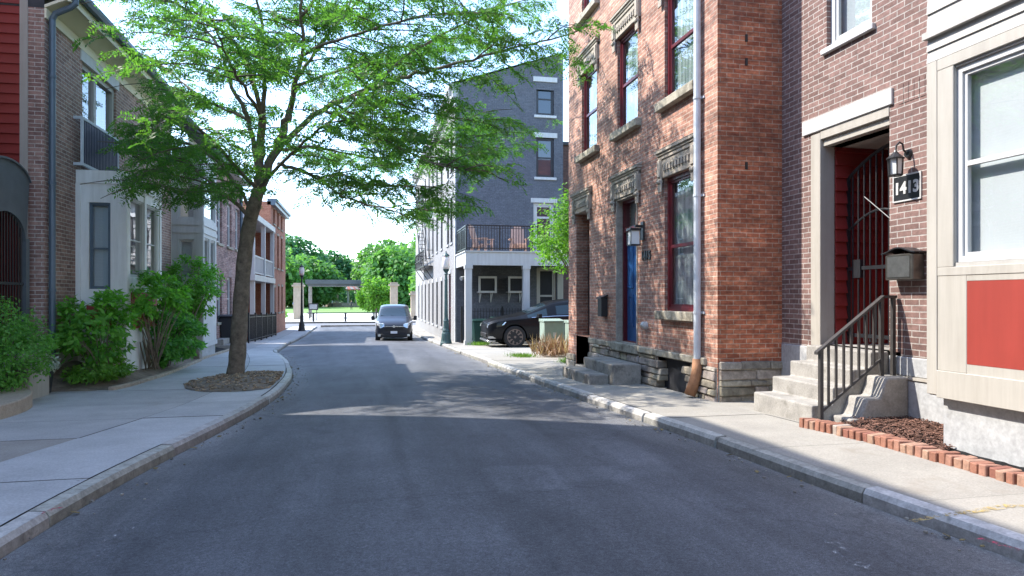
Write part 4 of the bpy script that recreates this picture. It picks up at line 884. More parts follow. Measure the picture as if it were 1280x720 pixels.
for i in range(26): y = GY + .3 + i * .9; ef.box(mb, y, y + .14, .16, .28, zl - .42, zl - .12)
ef.box(mb, GY - .014, GY + .28, .0, .05, -1, zl - .55); mb.build('cornice', M['white_base'], te)
for a in fw_: window(ef, *a, te, M['inside'] if a[2] > -.2 else M['maroon'], rec=.03, fw=.05, pane='inside', sill=M['white_base'], sill_p=.05, sill_e=.04, head=(.2, .03, .04, M['white_base']))  # matte dark frames and panes stand in for the shade of deep reveals
for i, a in enumerate(nws): window(nf, *a, te, M['black_iron'] if i < 2 else M['white_paint'], rec=.08, fw=.07 if i < 2 else .11, mid=.5 if i < 2 else .72, pane='dark_glass', sill=M['white_paint'] if i < 2 else None, sill_h=.12, sill_p=.06, head=(.22, .04, .14, M['white_paint']) if i < 2 else (.2, .03, .12, M['white_paint']))
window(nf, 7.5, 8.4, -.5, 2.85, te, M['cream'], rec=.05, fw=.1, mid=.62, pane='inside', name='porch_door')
mb = MB(); nf.box(mb, 8.45, GX1, .001, .02, -.5, 2.8); mb.build('side_panel', M['beige'], te)
# porch
py0 = 26.55; px0, px1 = 3.9, 9.3; dz = 3.3
mb = MB(); mb.box(px0, px1, py0, py0 + .12, dz - .52, dz); mb.box(px0, px0 + .12, py0 + .122, GY - .02, dz - .52, dz); mb.box(px1 - .12, px1, py0 + .122, GY - .02, dz - .52, dz); mb.box(px0 - .04, px1 + .04, py0 - .04, GY - .02, dz + .002, dz + .05); mb.build('porch_beam', M['white_paint'], te)
mb = MB(); mb.box(px0 + .125, px1 - .125, py0 + .125, GY - .03, dz - .10, dz - .02)
for i in range(9): x = px0 + .4 + i * .58; mb.box(x, x + .06, py0 + .125, GY - .03, dz - .3, dz - .102)
mb.build('porch_ceiling', paint('timber_joists', (.38, .30, .14), .8, .3, 5), te)
for x in (4.02, 6.36, 9.0):
    mb = MB(); zb = zr(26.6) + .1
    mb.box(x - .13, x + .13, py0 + .005, py0 + .265, zb + .2, dz - .66); mb.box(x - .16, x + .16, py0 - .025, py0 + .295, zb, zb + .2); mb.box(x - .16, x + .16, py0 - .025, py0 + .295, dz - .66, dz - .522)
    mb.build('porch_column', M['white_paint'], te)
mb = MB()
def railrun(a, b, n):
    a, b = Vector(a), Vector(b)
    for z in (.1, 1.0): mb.tube([a + Vector((0, 0, z)), b + Vector((0, 0, z))], .028, 4)
    mb.tube([a + Vector((0, 0, .9)), b + Vector((0, 0, .9))], .015, 4)
    for i in range(n + 1): q = a.lerp(b, i / n); w = .026 if i % 12 == 0 else .0115; mb.box(q.x - w, q.x + w, q.y - w, q.y + w, q.z + .03, q.z + 1.0)
railrun((px0 + .03, py0 + .03, dz + .05), (px1 - .03, py0 + .03, dz + .05), 48); railrun((px0 + .03, py0 + .16, dz + .05), (px0 + .03, GY - .1, dz + .05), 24)
mb.build('porch_railing', M['black_iron'], te)
for x in (4.82, 6.12):                      # caged wall units on brackets
    mb = MB(); nf.ring(mb, x - .02, x + .78, .45, .5, 1.70, 2.42, .09); nf.box(mb, x - .02, x + .05, 0, .45, 1.70, 1.76); nf.box(mb, x + .71, x + .78, 0, .45, 1.70, 1.76)
    for k in (.1, .6): mb.tube([nf.p(x + k, .01, 1.3), nf.p(x + k, .4, 1.68)], .025, 4); nf.box(mb, x + k - .025, x + k + .025, .001, .03, 1.3, 1.7)
    u = mb.build('wall_unit', M['white_paint'], te)
    mb = MB(); nf.box(mb, x + .05, x + .71, .001, .46, 1.76, 2.36); mb.build('unit_body', M['inside'], u)
# fire escape
mb = MB(); fp = .55
for z in (3.3, 6.9):
    mb.box(GX - fp, GX - .02, 39.5, 46.0, z, z + .05)
    for i in range(14): y = 39.5 + .497 * i; mb.box(GX - fp, GX - fp + .03, y, y + .03, z + .052, z + .93)
    for h in (.93, .45): mb.box(GX - fp - .01, GX - fp + .04, 39.5, 46.0, z + h, z + h + .04)
    for y in (39.7, 42.7, 45.8): mb.tube([(GX - fp + .05, y, z - .01), (GX - .02, y, z - .7)], .03, 4)
    for yy in (39.5, 45.97):
        for h in (.45, .93): mb.box(GX - fp + .05, GX - .02, yy, yy + .03, z + h, z + h + .03)
for x in (GX - .62, GX - .25): mb.tube([(x, 40.2, 3.35), (x, 45.0, 6.9)], .03, 4); mb.tube([(x, 40.2, 4.25), (x, 45.0, 7.8)], .02, 4)
for i in range(14): t = (i + .5) / 14; mb.box(GX - .62, GX - .25, 40.2 + 4.8 * t - .1, 40.2 + 4.8 * t + .1, 3.35 + 3.55 * t, 3.37 + 3.55 * t)
mb.build('fire_escape', M['black_iron'], te)
mb = MB(); mb.tube([nf.p(4.25, .05, 2.3), nf.p(4.25, .3, 2.4), nf.p(4.25, .4, 2.25)], .03, 6); mb.tube([nf.p(4.22, .3, 2.4), nf.p(4.05, .42, 2.3)], [.04, .09], 8); mb.tube([nf.p(4.28, .3, 2.4), nf.p(4.45, .42, 2.3)], [.04, .09], 8); mb.build('flood_light', M['white_paint'], te)
# two slatted garden chairs on the porch
def chair(x, y, rz, label):
    o = thing('adirondack_chair', label, 'chair', (x, y, dz + .052), 'slatted chairs on the porch', rz)
    wood = M['chair_wood']; q = []
    def part(name, boxes):
        mb = MB()
        for b in boxes: mb.obox(*b)
        me = mb.build(name, wood, None); me.parent = o
    part('seat', [((0, -.05 + .1 * i - .2, .30 + .025 * (2 - i)), (.56, .085, .025), 0, 0, .2) for i in range(6)])
    part('backrest', [((-.22 + .11 * i, .38, .66 + (.06 if i in (1, 2, 3) else 0)), (.10, .022, .85 + (.1 if i in (1, 2, 3) else 0)), 0, 0, -.3) for i in range(5)])
    part('armrest', [((.33, -.02, .56), (.13, .75, .025)), ((-.33, -.02, .56), (.13, .75, .025))])
    for sx in (-.3, .3):
        part('leg', [((sx, -.3, .28), (.05, .1, .55))]); part('leg', [((sx, .28, .2), (.05, .1, .45), 0, 0, .5)])
    return o
M['chair_wood'] = paint('chair_wood', (.46, .29, .22), .6, .15, 6, obj=True)
chair(4.75, 27.7, R(55), 'terracotta slatted chair by the corner of the upper porch, turned sideways'); chair(6.25, 27.6, R(-8), 'terracotta slatted chair facing the street in the middle of the upper porch')
fo = thing('iron_fence', 'black iron fence under the porch behind the dark parked car', 'fence', (6, 28.2, -.4))
iron_fence(fo, (4.0, 28.4), (9.2, 28.4), lambda y: -.45, 1.5, 42, 4)
# narrow dark red house wall behind the grey building
o = thing('dark_brick_house', 'dark red brick house wall glimpsed between the grey building and the weathered red house', 'house', (9, 31, -.5))
mb = MB(); closed_sides(mb, 8.95, 18, 31, 42, -1, 8.7); mb.face([(8.95, 31, 8.7), (18, 31, 8.7), (18, 42, 8.7), (8.95, 42, 8.7)]); mb.build('wall', M['dark_brick'], o)
mb = MB(); mb.box(8.85, 18.1, 30.9, 42, 8.7, 8.85); mb.build('coping', M['roof'], o)

# ------------------------------------------------------------------ street lamps
def lamp(x, y, mat, label, h=4.05):
    z = zr(y) + .12; o = thing('street_lamp', label, 'street lamp', (x, y, z), 'acorn globe street lamps')
    mb = MB(); mb.lathe([(.24, -.05), (.24, .06), (.22, .1), (.20, .16), (.18, .42), (.15, .5), (.155, .56), (.12, .64), (.105, .9), (.12, .94), (.095, 1.0), (.078, 1.1), (.062, 2.6), (.07, 2.63), (.055, 2.68), (.05, h - .92), (.09, h - .88), (.06, h - .82), (.12, h - .72), (.14, h - .68)], (x, y, z), 16)
    for k in range(8): a = k * math.pi / 4; mb.tube([(x + .2 * math.cos(a), y + .2 * math.sin(a), z + .12), (x + .115 * math.cos(a), y + .115 * math.sin(a), z + .62)], .02, 4)
    mb.build('post', mat, o, smooth=False)
    mb = MB(); mb.lathe([(.11, h - .675), (.15, h - .56), (.165, h - .42), (.155, h - .28), (.12, h - .14)], (x, y, z), 14); mb.build('globe', M['globe'], o, smooth=True)
    mb = MB(); mb.lathe([(.15, h - .14), (.15, h - .12), (.09, h - .05), (.03, h - .01), (.015, h + .08)], (x, y, z), 12); mb.build('cap', mat, o)
    return o
m, n, l, b = new_mat('globe'); b.inputs['Base Color'].default_value = (.85, .78, .72, 1); b.inputs['Roughness'].default_value = .3; b.inputs['Subsurface Weight'].default_value = .2; M['globe'] = m
lamp(3.30, 28.0, paint('green_iron', (.05, .10, .10), .45, .3, 8), 'green grey acorn street lamp beside the grey building corner', 3.75)
lamp(-3.95, 46.2, paint('dark_iron', (.025, .028, .03), .45, .3, 8), 'dark street lamp with pinkish globe at the end of the left pavement', 4.3)
# utility boxes
for x, y, w, d, h, lb in ((5.55, 19.9, .62, .55, .98, 'pale green utility box with sloped lid, the larger, beside dry grass'), (6.0, 19.0, .5, .42, .95, 'small pale green utility box against the red brick house corner')):
    z = zr(y) + .13; o = thing('utility_box', lb, 'utility box', (x, y, z), 'utility boxes behind the red house')
    gm = M.setdefault('box_green', paint('box_green', (.27, .34, .28), .55, .12, 5))
    mb = MB(); mb.box(x - w / 2, x + w / 2, y - d / 2, y + d / 2, z + .06, z + h); mb.build('cabinet', gm, o, bevel=.015)
    mb = MB(); mb.prism([(y - d / 2 - .02, z + h), (y + d / 2 + .02, z + h), (y + d / 2 + .02, z + h + .08), (y - d / 2 - .02, z + h + .03)], 'x', x - w / 2 - .02, x + w / 2 + .02); mb.build('lid', gm, o)
    mb = MB(); mb.box(x - w / 2 - .05, x + w / 2 + .05, y - d / 2 - .05, y + d / 2 + .05, z - .05, z + .06); mb.build('pad', M['old_concrete'], o)
    mb = MB(); mb.box(x - .04, x + .05, y - d / 2 - .006, y - d / 2 - .001, z + h * .55, z + h * .68); mb.build('sticker', M['white_paint'], o)
# wheelie bins
def bin_(x, y, mat, label, h=1.05, w=.6):
    z = zr(y) + .13; o = thing('wheelie_bin', label, 'bin', (x, y, z))
    mb = MB(); a, c = w / 2, w / 2 * .8; mb.hexa([(x - c, y - c, z + .06), (x + c, y - c, z + .06), (x + c, y + c, z + .06), (x - c, y + c, z + .06), (x - a, y - a, z + h), (x + a, y - a, z + h), (x + a, y + a, z + h), (x - a, y + a, z + h)]); mb.build('body', mat, o, bevel=.03)
    mb = MB(); mb.prism([(y - a - .04, z + h), (y + a + .04, z + h), (y + a + .04, z + h + .06), (y, z + h + .10), (y - a - .04, z + h + .05)], 'x', x - a - .03, x + a + .03); mb.build('lid', mat, o, bevel=.01)
    for s in (-1, 1): mb = MB(); mb.tube([(x + s * c, y + c, z + .09), (x + s * (c + .06), y + c, z + .09)], .09, 12); mb.build('wheel', M['black_iron'], o)
gb = paint('bin_green', (.008, .05, .04), .5, .1, 4); bin_(4.62, 27.6, gb, 'dark green wheelie bin behind the nose of the dark parked car', .92); 
bin_(5.45, 27.7, gb, 'dark green wheelie bin behind the bonnet of the parked car, further right', 1.0)
bin_(-4.85, 27.2, M['pot'], 'black wheelie bin by the white house, beside the street tree trunk', 1.15, .75)
# ------------------------------------------------------------------ parked cars
def car(root, st, glass_side, shield, rear, wheels, paintm, rw, W2):
    """st: stations (x, bottom, belt, top, lower half width, belt half width, roof half width)"""
    V, Fc, Mi = [], [], []
    def half(s):
        x, b, k, t, wl, wb, wr = s; dr = min(.10, (t - k) * .35) * (1 if t < 1.7 else .8)
        return [(0, b), (wl * .82, b), (wl, b + .11), (wb, b + (k - b) * .55), (wb * .985, k - .03), (wb * .965, k), (wr + (wb - wr) * .13, t - dr - .035), (wr, t - dr), (wr * .78, t - dr * .22), (0, t)]
    H = 10; n = 2 * H - 2
    for s in st:
        h = half(s); ring = h + [(-y, z) for y, z in h[-2:0:-1]]
        V += [(s[0], y, z) for y, z in ring]
    for i in range(len(st) - 1):
        for j in range(n):
            j2 = (j + 1) % n; k = j if j < H - 1 else n - 1 - j; m = 0
            if k == 5 and i in glass_side: m = 1
            if k in (7, 8) and (i in shield or i in rear): m = 1
            Fc.append((i * n + j, i * n + j2, (i + 1) * n + j2, (i + 1) * n + j)); Mi.append(m)
    Fc.append(tuple(range(n))[::-1]); Mi.append(0); Fc.append(tuple(range((len(st) - 1) * n, len(st) * n))); Mi.append(0)
    me = bpy.data.meshes.new('tmp'); me.from_pydata(V, [], Fc); me.polygons.foreach_set('material_index', Mi)
    bm = bmesh.new(); bm.from_mesh(me); bmesh.ops.recalc_face_normals(bm, faces=bm.faces); bm.to_mesh(me); bm.free()
    for mm in (paintm, M['car_glass'], M['trim']): me.materials.append(mm)
    o = bpy.data.objects.new('tmp', me); COL.objects.link(o)
    sb = o.modifiers.new('s', 'SUBSURF'); sb.levels = sb.render_levels = 2
    cut = MB()
    for x in wheels:
        for s in (-1, 1): cut.tube([(x, s * (W2 - .30), rw), (x, s * (W2 + .3), rw)], rw + .055, 28)
    c = cut.build('cut', M['trim']); c.data.materials.clear()
    for mm in (paintm, M['car_glass'], M['trim']): c.data.materials.append(mm)
    c.data.polygons.foreach_set('material_index', [2] * len(c.data.polygons))
    bo = o.modifiers.new('b', 'BOOLEAN'); bo.operation = 'DIFFERENCE'; bo.object = c; bo.solver = 'EXACT'
    dg = bpy.context.evaluated_depsgraph_get(); ev = bpy.data.meshes.new_from_object(o.evaluated_get(dg))
    bpy.data.objects.remove(o); bpy.data.objects.remove(c)
    for idx, nm in ((0, 'body'), (1, 'windows'), (2, 'wheel_arches')):
        bm = bmesh.new(); bm.from_mesh(ev); bmesh.ops.delete(bm, geom=[f for f in bm.faces if f.material_index != idx], context='FACES')
        for f in bm.faces: f.material_index = 0; f.smooth = True
        m2 = bpy.data.meshes.new(nm); bm.to_mesh(m2); bm.free(); m2.materials.append((paintm, M['car_glass'], M['trim'])[idx]); link(bpy.data.objects.new(nm, m2), root)
def lpart(root, name, mb, mat, parent=None, **k):
    o = mb.build(name, mat, None, **k); o.parent = parent or root; return o
def wheel(root, x, y, r, side, spokes, rimm):
    mb = MB(); w = .23; y0 = y - side * w
    mb.tube([(x, y0, r), (x, y0 + side * .02, r), (x, y - side * .03, r), (x, y, r), (x, y - side * .012, r), (x, y - side * .08, r)], [r * .85, r, r, r * .93, r * .74, r * .70], 32)
    t = lpart(root, 'tyre', mb, M['tyre'], smooth=False)
    mb = MB(); mb.tube([(x, y - side * .05, r), (x, y - side * .005, r)], [r * .10, r * .12], 12)
    for i in range(spokes):
        a = 2 * math.pi * i / spokes; c, s = math.cos(a), math.sin(a); q = []
        for (rr, ww) in ((r * .08, .022), (r * .70, .03)):
            q.append((rr, ww))
        P = lambda rr, ww, yy: (x + c * rr - s * ww, yy, r + s * rr + c * ww)
        mb.hexa([P(q[0][0], -q[0][1], y - side * .04), P(q[1][0], -q[1][1], y - side * .03), P(q[1][0], q[1][1], y - side * .03), P(q[0][0], q[0][1], y - side * .04), P(q[0][0], -q[0][1], y - side * .01), P(q[1][0], -q[1][1], y), P(q[1][0], q[1][1], y), P(q[0][0], q[0][1], y - side * .01)])
    N = 32
    for i in range(N):
        a, b2 = 2 * math.pi * i / N, 2 * math.pi * (i + 1) / N
        for ra, rb, ya in ((r * .66, r * .725, y),):
            p = [(x + math.cos(t_) * q_, yy, r + math.sin(t_) * q_) for yy in (y - side * .05, ya) for (t_, q_) in ((a, ra), (a, rb), (b2, rb), (b2, ra))]; mb.hexa(p)
    lpart(root, 'rim', mb, rimm, t)
m, n, l, b = new_mat('black_car_paint'); b.inputs['Base Color'].default_value = (.006, .007, .009, 1); b.inputs['Roughness'].default_value = .5; b.inputs['Specular IOR Level'].default_value = .1; b.inputs['Coat Weight'].default_value = .3; b.inputs['Coat Roughness'].default_value = .03; M['car_black'] = m
m, n, l, b = new_mat('navy_car_paint'); b.inputs['Base Color'].default_value = (.010, .013, .022, 1); b.inputs['Roughness'].default_value = .4; b.inputs['Coat Weight'].default_value = .4; b.inputs['Coat Roughness'].default_value = .03; M['car_navy'] = m
M['car_glass'] = opaque_glass('car_glass', (.02, .035, .045), .02); M['car_glass'].node_tree.nodes['Principled BSDF'].inputs['IOR'].default_value = 1.5; M['trim'] = paint('black_trim', (.012, .012, .013), .6, .2, 5); M['tyre'] = paint('tyre_rubber', (.018, .018, .019), .85, .2, 9)
M['dark_rim'] = paint('dark_rim', (.16, .13, .12), .35, .1, 5, metal=.5); M['silver'] = paint('silver', (.5, .51, .53), .3, .08, 5, metal=.9); M['chrome'] = paint('chrome', (.7, .7, .72), .12, .03, 5, metal=1)
m, n, l, b = new_mat('headlight'); b.inputs['Base Color'].default_value = (.62, .66, .7, 1); b.inputs['Roughness'].default_value = .08; b.inputs['Metallic'].default_value = .5; M['headlight'] = m
m, n, l, b = new_mat('licence_plate'); b.inputs['Base Color'].default_value = (.75, .76, .78, 1); b.inputs['Roughness'].default_value = .4; M['plate'] = m

# black crossover parked across the drive, nose towards the street
zc = zr(25.2) + .13
cx = thing('parked_car', 'shiny black crossover car parked nose out beside the grey building porch', 'car', (0, 0, 0))
St = [(0.0, .40, .70, .78, .60, .68, .55), (.06, .26, .84, .91, .82, .86, .72), (.35, .2, .92, 1.0, .90, .94, .80), (.85, .19, .98, 1.09, .92, .975, .82), (1.30, .19, 1.01, 1.15, .93, .985, .80), (2.20, .19, 1.05, 1.585, .93, .985, .63), (2.32, .19, 1.05, 1.615, .93, .985, .63), (2.95, .19, 1.07, 1.68, .93, .985, .64), (3.07, .19, 1.075, 1.685, .93, .985, .64), (3.9, .20, 1.10, 1.61, .93, .98, .60), (4.45, .22, 1.14, 1.44, .9, .96, .56), (4.9, .3, 1.12, 1.22, .84, .9, .56), (5.02, .5, 1.0, 1.08, .7, .78, .5)]
car(cx, St, {4, 6, 8, 9}, {4}, {9, 10}, (.92, 3.88), M['car_black'], .375, .985)
for x in (.92, 3.88):
    for s in (-1, 1): wheel(cx, x, s * .975, .375, s, 10, M['dark_rim'])
for s in (-1, 1):
    mb = MB(); mb.hexa([(.03, s * .55, .74), (.55, s * .93, .82), (.53, s * .96, .78), (.00, s * .72, .68), (.05, s * .55, .82), (.62, s * .915, .90), (.62, s * .955, .89), (.04, s * .74, .80)]); lpart(cx, 'headlight', mb, M['headlight'])
    mb = MB(); mb.tube([(1.72, s * .965, 1.0), (1.72, s * 1.06, 1.06)], .025, 6); mb.hexa([(1.66, s * 1.02, 1.03), (1.82, s * 1.02, 1.03), (1.82, s * 1.16, 1.03), (1.70, s * 1.16, 1.03), (1.67, s * 1.02, 1.16), (1.82, s * 1.02, 1.17), (1.82, s * 1.15, 1.16), (1.71, s * 1.15, 1.15)]); lpart(cx, 'mirror', mb, M['car_black'], bevel=.02)
    mb = MB(); mb.tube([(1.5, s * .955, 1.03), (2.3, s * .955, 1.075), (3.1, s * .955, 1.09), (4.3, s * .925, 1.16)], .014, 5); lpart(cx, 'window_trim', mb, M['chrome'])
    mb = MB(); mb.box(1.35, 3.4, s * .93, s * .965, .17, .26); lpart(cx, 'sill', mb, M['trim'])
    for x in (2.55, 3.35): mb = MB(); mb.box(x, x + .2, s * .97, s * 1.0, .93, .955); lpart(cx, 'door_handle', mb, M['chrome'])
    for (xa, xb) in ((2.31, 2.26), (3.1, 3.05)): mb = MB(); mb.tube([(xa - .55, s * .972, .35), (xa - .4, s * .99, .6), (xa, s * .985, 1.0)] if xa < 3 else [(xa, s * .972, .35), (xa, s * .99, .6), (xa, s * .985, 1.02)], .006, 4); lpart(cx, 'door_seam', mb, M['trim'])
    mb = MB(); mb.box(.05, .28, s * .58, s * .84, .33, .40); lpart(cx, 'fog_light', mb, M['silver'])
mb = MB(); mb.box(-.012, .1, -.55, .55, .36, .50); lpart(cx, 'grille', mb, M['trim'], bevel=.02)
mb = MB(); mb.box(.0, .3, -.78, .78, .20, .27); lpart(cx, 'bumper_lip', mb, M['silver'], bevel=.02)
cx.location = (4.36, 25.15, zc); cx.scale = (1.07, 1.07, 1.07); cx.rotation_euler = (0, 0, 0)

# small navy van facing the camera at the far kerb
vn = thing('parked_van', 'dark blue compact van parked facing the camera at the far right kerb', 'van', (0, 0, 0))
St = [(0.0, .38, .72, .80, .58, .68, .55), (.10, .25, .86, .93, .76, .82, .68), (.45, .2, 1.00, 1.08, .83, .89, .76), (.98, .19, 1.08, 1.19, .86, .915, .78), (1.78, .19, 1.12, 1.74, .86, .915, .68), (1.92, .19, 1.12, 1.78, .86, .915, .68), (2.5, .19, 1.12, 1.84, .86, .915, .69), (2.62, .19, 1.12, 1.845, .86, .915, .69), (3.9, .2, 1.12, 1.83, .86, .91, .69), (4.28, .24, 1.12, 1.76, .84, .9, .68), (4.42, .35, 1.05, 1.6, .78, .86, .64)]
car(vn, St, {3, 5, 7}, {3}, {9}, (.86, 3.52), M['car_navy'], .325, .915)
for x in (.86, 3.52):
    for s in (-1, 1): wheel(vn, x, s * .905, .325, s, 7, M['silver'])
for s in (-1, 1):
    mb = MB(); mb.hexa([(-.01, s * .46, .78), (.42, s * .87, .86), (.40, s * .90, .80), (-.03, s * .64, .70), (.03, s * .46, .90), (.56, s * .86, 1.05), (.56, s * .91, 1.02), (.02, s * .68, .92)]); lpart(vn, 'headlight', mb, M['headlight'])
    mb = MB(); mb.tube([(1.25, s * .9, 1.1), (1.25, s * 1.0, 1.12)], .03, 6); mb.box(1.2, 1.32, s * .97, s * 1.13, 1.05, 1.27); lpart(vn, 'mirror', mb, M['trim'], bevel=.03)
    mb = MB(); mb.box(.03, .12, s * .5, s * .76, .30, .40); lpart(vn, 'fog_light', mb, M['silver'])
    mb = MB(); mb.tube([(1.2, s * .86, 1.84 - .33), (1.3, s * .9, 1.2)], .01, 4); lpart(vn, 'seam', mb, M['trim'])
mb = MB(); mb.box(-.05, .08, -.46, .46, .60, .76); lpart(vn, 'grille', mb, M['trim'], bevel=.02)
mb = MB(); mb.box(-.065, .0, -.46, .46, .765, .80); lpart(vn, 'chrome_bar', mb, M['chrome'])
mb = MB(); mb.box(-.04, .1, -.64, .64, .25, .43); lpart(vn, 'lower_grille', mb, M['trim'], bevel=.03)
mb = MB(); mb.box(-.06, -.03, -.16, .16, .44, .56); lpart(vn, 'licence_plate', mb, M['plate'])
mb = MB(); mb.tube([(-.05, 0, .78), (-.075, 0, .78)], .06, 14); lpart(vn, 'badge', mb, M['chrome'])
mb = MB(); mb.tube([(1.0, -.5, 1.22), (1.1, .15, 1.30)], .01, 4); mb.tube([(1.0, .2, 1.22), (1.1, .65, 1.29)], .01, 4); lpart(vn, 'wipers', mb, M['trim'])
vn.location = (1.42, 33.6, zr(34.5) - .0); vn.rotation_euler = (0, 0, R(90 - 3))
# ------------------------------------------------------------------ plants
nr = np.random.default_rng(5)
def unit(a): return a / np.maximum(np.linalg.norm(a, axis=1, keepdims=True), 1e-9)
def leaf_mesh(name, mat, parent, C, A, N, L, W):
    o0 = np.array(origin_of(parent)) if parent is not None else np.zeros(3)
    n = len(C); A = unit(A); B = unit(np.cross(A, N)); L = np.broadcast_to(L, (n,))[:, None]; W = np.broadcast_to(W, (n,))[:, None]
    NN = np.cross(B, A)
    v = np.stack([C, C + A * L * .45 + B * W / 2 + NN * W * .12, C + A * L, C + A * L * .45 - B * W / 2 + NN * W * .12], 1).reshape(-1, 3) - o0
    me = bpy.data.meshes.new(name); me.vertices.add(4 * n); me.vertices.foreach_set('co', v.astype(np.float32).ravel())
    me.loops.add(4 * n); me.loops.foreach_set('vertex_index', np.arange(4 * n, dtype=np.int32))
    me.polygons.add(n); me.polygons.foreach_set('loop_start', np.arange(0, 4 * n, 4, dtype=np.int32)); me.polygons.foreach_set('loop_total', np.full(n, 4, np.int32))
    me.update(calc_edges=True); me.materials.append(mat); o = bpy.data.objects.new(name, me); return link(o, parent)
def world(px, py, Y):
    u = (px - 640) / F_PX; X = (u * CY_ * Y + SY_ * Y) / (CY_ - u * SY_); d = CY_ * Y + SY_ * X
    return Vector((X, Y, CZ + (VY - py) / F_PX * d))
def smooth_path(pts, k=5):
    P = [pts[0]] + list(pts) + [pts[-1]]; out = []
    for i in range(1, len(P) - 2):
        for j in range(k):
            t = j / k; a, b, c, d = P[i - 1], P[i], P[i + 1], P[i + 2]
            out.append(.5 * ((2 * b) + (c - a) * t + (2 * a - 5 * b + 4 * c - d) * t * t + (3 * b - a - 3 * c + d) * t ** 3))
    return out + [P[-2]]
tr = random.Random(11)
# street tree (honey locust): trunk and limbs, twigs, feathery compound leaves
tree = thing('street_tree', 'slender street tree with feathery light green leaves in the left pavement', 'tree', (-2.48, 14.25, zr(14.25) + .1))
wood = MB(); twg = MB(); limbs = []
def limb(nodes, r0, r1, leafy=True, lo=.22):
    p = smooth_path([world(*q) for q in nodes], 6); n = len(p)
    for i in range(1, n - 1): p[i] = p[i] + Vector((tr.uniform(-1, 1), tr.uniform(-1, 1), tr.uniform(-1, 1))) * .03
    r0 *= .85; wood.tube(p, [r0 + (r1 - r0) * (i / (n - 1)) ** .8 for i in range(n)], 8)
    if leafy: limbs.append((p, lo))
wood.tube(smooth_path([world(291, 480, 14.25), world(295, 462, 14.25), world(298, 430, 14.25), world(301, 380, 14.22), world(306, 320, 14.2), world(313, 275, 14.2), world(323, 238, 14.2)], 5), [(.25 if k == 0 else .21 if k == 1 else .185 if k == 2 else .172 - .0016 * k) + .006 * math.sin(k * 1.7) for k in range(31)], 14)
limb([(322, 242, 14.2), (326, 200, 14.2), (328, 146, 14.1)], .11, .075, False)
limb([(322, 242, 14.2), (345, 185, 14.2), (361, 144, 14.2)], .11, .075, False)
limb([(325, 218, 14.2), (310, 150, 14.4), (287, 100, 14.8), (266, 46, 15.2), (225, 5, 15.6), (190, -45, 16)], .065, .015)
limb([(328, 150, 14.1), (307, 75, 13.4), (274, 38, 12.8), (235, 12, 12.3), (205, 0, 11.9)], .06, .014)
limb([(328, 150, 14.1), (331, 62, 14), (322, 0, 13.8), (312, -90, 13.6)], .06, .014)
limb([(360, 146, 14.2), (370, 100, 14.4), (407, 50, 15), (440, 0, 15.6), (490, -60, 16.2)], .06, .014)
limb([(360, 146, 14.2), (378, 55, 13.6), (376, 0, 13.2), (395, -90, 12.6)], .06, .014)
limb([(345, 187, 14.2), (403, 137, 13.9), (462, 112, 13.6), (520, 92, 13.2), (580, 78, 12.8), (650, 58, 12.4), (715, 42, 12.1)], .075, .012, lo=.3)
limb([(455, 116, 13.6), (520, 62, 14.4), (590, 25, 15), (640, 5, 15.4)], .04, .012, lo=.1)
limb([(348, 205, 14.2), (387, 217, 13.8), (412, 226, 13.4), (470, 232, 12.9), (520, 232, 12.5)], .05, .01)
limb([(403, 137, 13.9), (470, 160, 14.8), (540, 178, 15.6), (600, 185, 16.2), (630, 185, 16.5)], .045, .01)
limb([(395, 62, 14.8), (455, -5, 14.0), (530, -35, 13.2), (610, -45, 12.5)], .035, .01, lo=.15)  # extra limb above the view, added to shade the red house front
limb([(377, 20, 13.3), (440, -60, 12.7), (520, -85, 12.1), (590, -80, 11.6)], .035, .01, lo=.15)  # likewise added out of view, for more leaf shadow on that front
limb([(420, 130, 13.8), (480, 175, 13.2), (545, 205, 12.7), (600, 215, 12.3)], .03, .009, lo=.1)
limb([(450, 118, 13.6), (520, 135, 14.6), (580, 150, 15.4), (640, 150, 16.0)], .03, .009, lo=.1)
limb([(387, 217, 13.8), (440, 250, 14.3), (500, 262, 14.8), (545, 262, 15.2)], .03, .008, lo=.1)
limb([(275, 242, 13.8), (230, 200, 14.6), (195, 190, 15.0), (165, 195, 15.2)], .03, .008, lo=.1)
limb([(314, 272, 14.2), (275, 242, 13.8), (235, 240, 13.4), (195, 232, 13.0), (168, 226, 12.7)], .05, .01, lo=.15)
limb([(316, 262, 14.2), (270, 200, 15), (225, 175, 15.6), (180, 168, 16)], .045, .01)
limb([(322, 240, 14.2), (270, 178, 13.2), (225, 150, 12.6), (190, 150, 12.2)], .05, .01)
limb([(322, 238, 14.2), (365, 190, 13), (415, 150, 11.9), (465, 110, 11.0)], .05, .01, lo=.35)
limb([(345, 187, 14.2), (395, 185, 15.5), (450, 195, 17), (505, 200, 18.0)], .045, .01)
limb([(330, 150, 14.1), (300, 100, 12.6), (280, 60, 11.4), (260, 10, 10.6)], .045, .01, lo=.35)
limb([(366, 110, 14.2), (430, 85, 15.6), (500, 60, 16.8), (560, 45, 17.6)], .045, .01)
limb([(374, 70, 13.7), (450, 40, 12.6), (530, 20, 11.8), (600, 15, 11.2)], .04, .01)
limb([(310, 150, 14.4), (250, 120, 15.6), (200, 80, 16.6), (160, 60, 17.2)], .04, .01)
LC, LA, LN = [], [], []
def clear(p):        # keep the crown off the house fronts and off the pavement
    lim = 4.45 if p.y < 15.7 else 6.5
    if noise.noise((p.x * 1.3, p.y * 1.3, p.z * 1.5)) > .2: return False
    if p.x < -4.25 and p.y < 13.4: return False
    return p.x < lim and p.x > -4.75 - max(0, (p.z - 6.9) * 1.2) and p.z > 3.05 + .5 * noise.noise((p.x * .6, p.y * .6, 0))
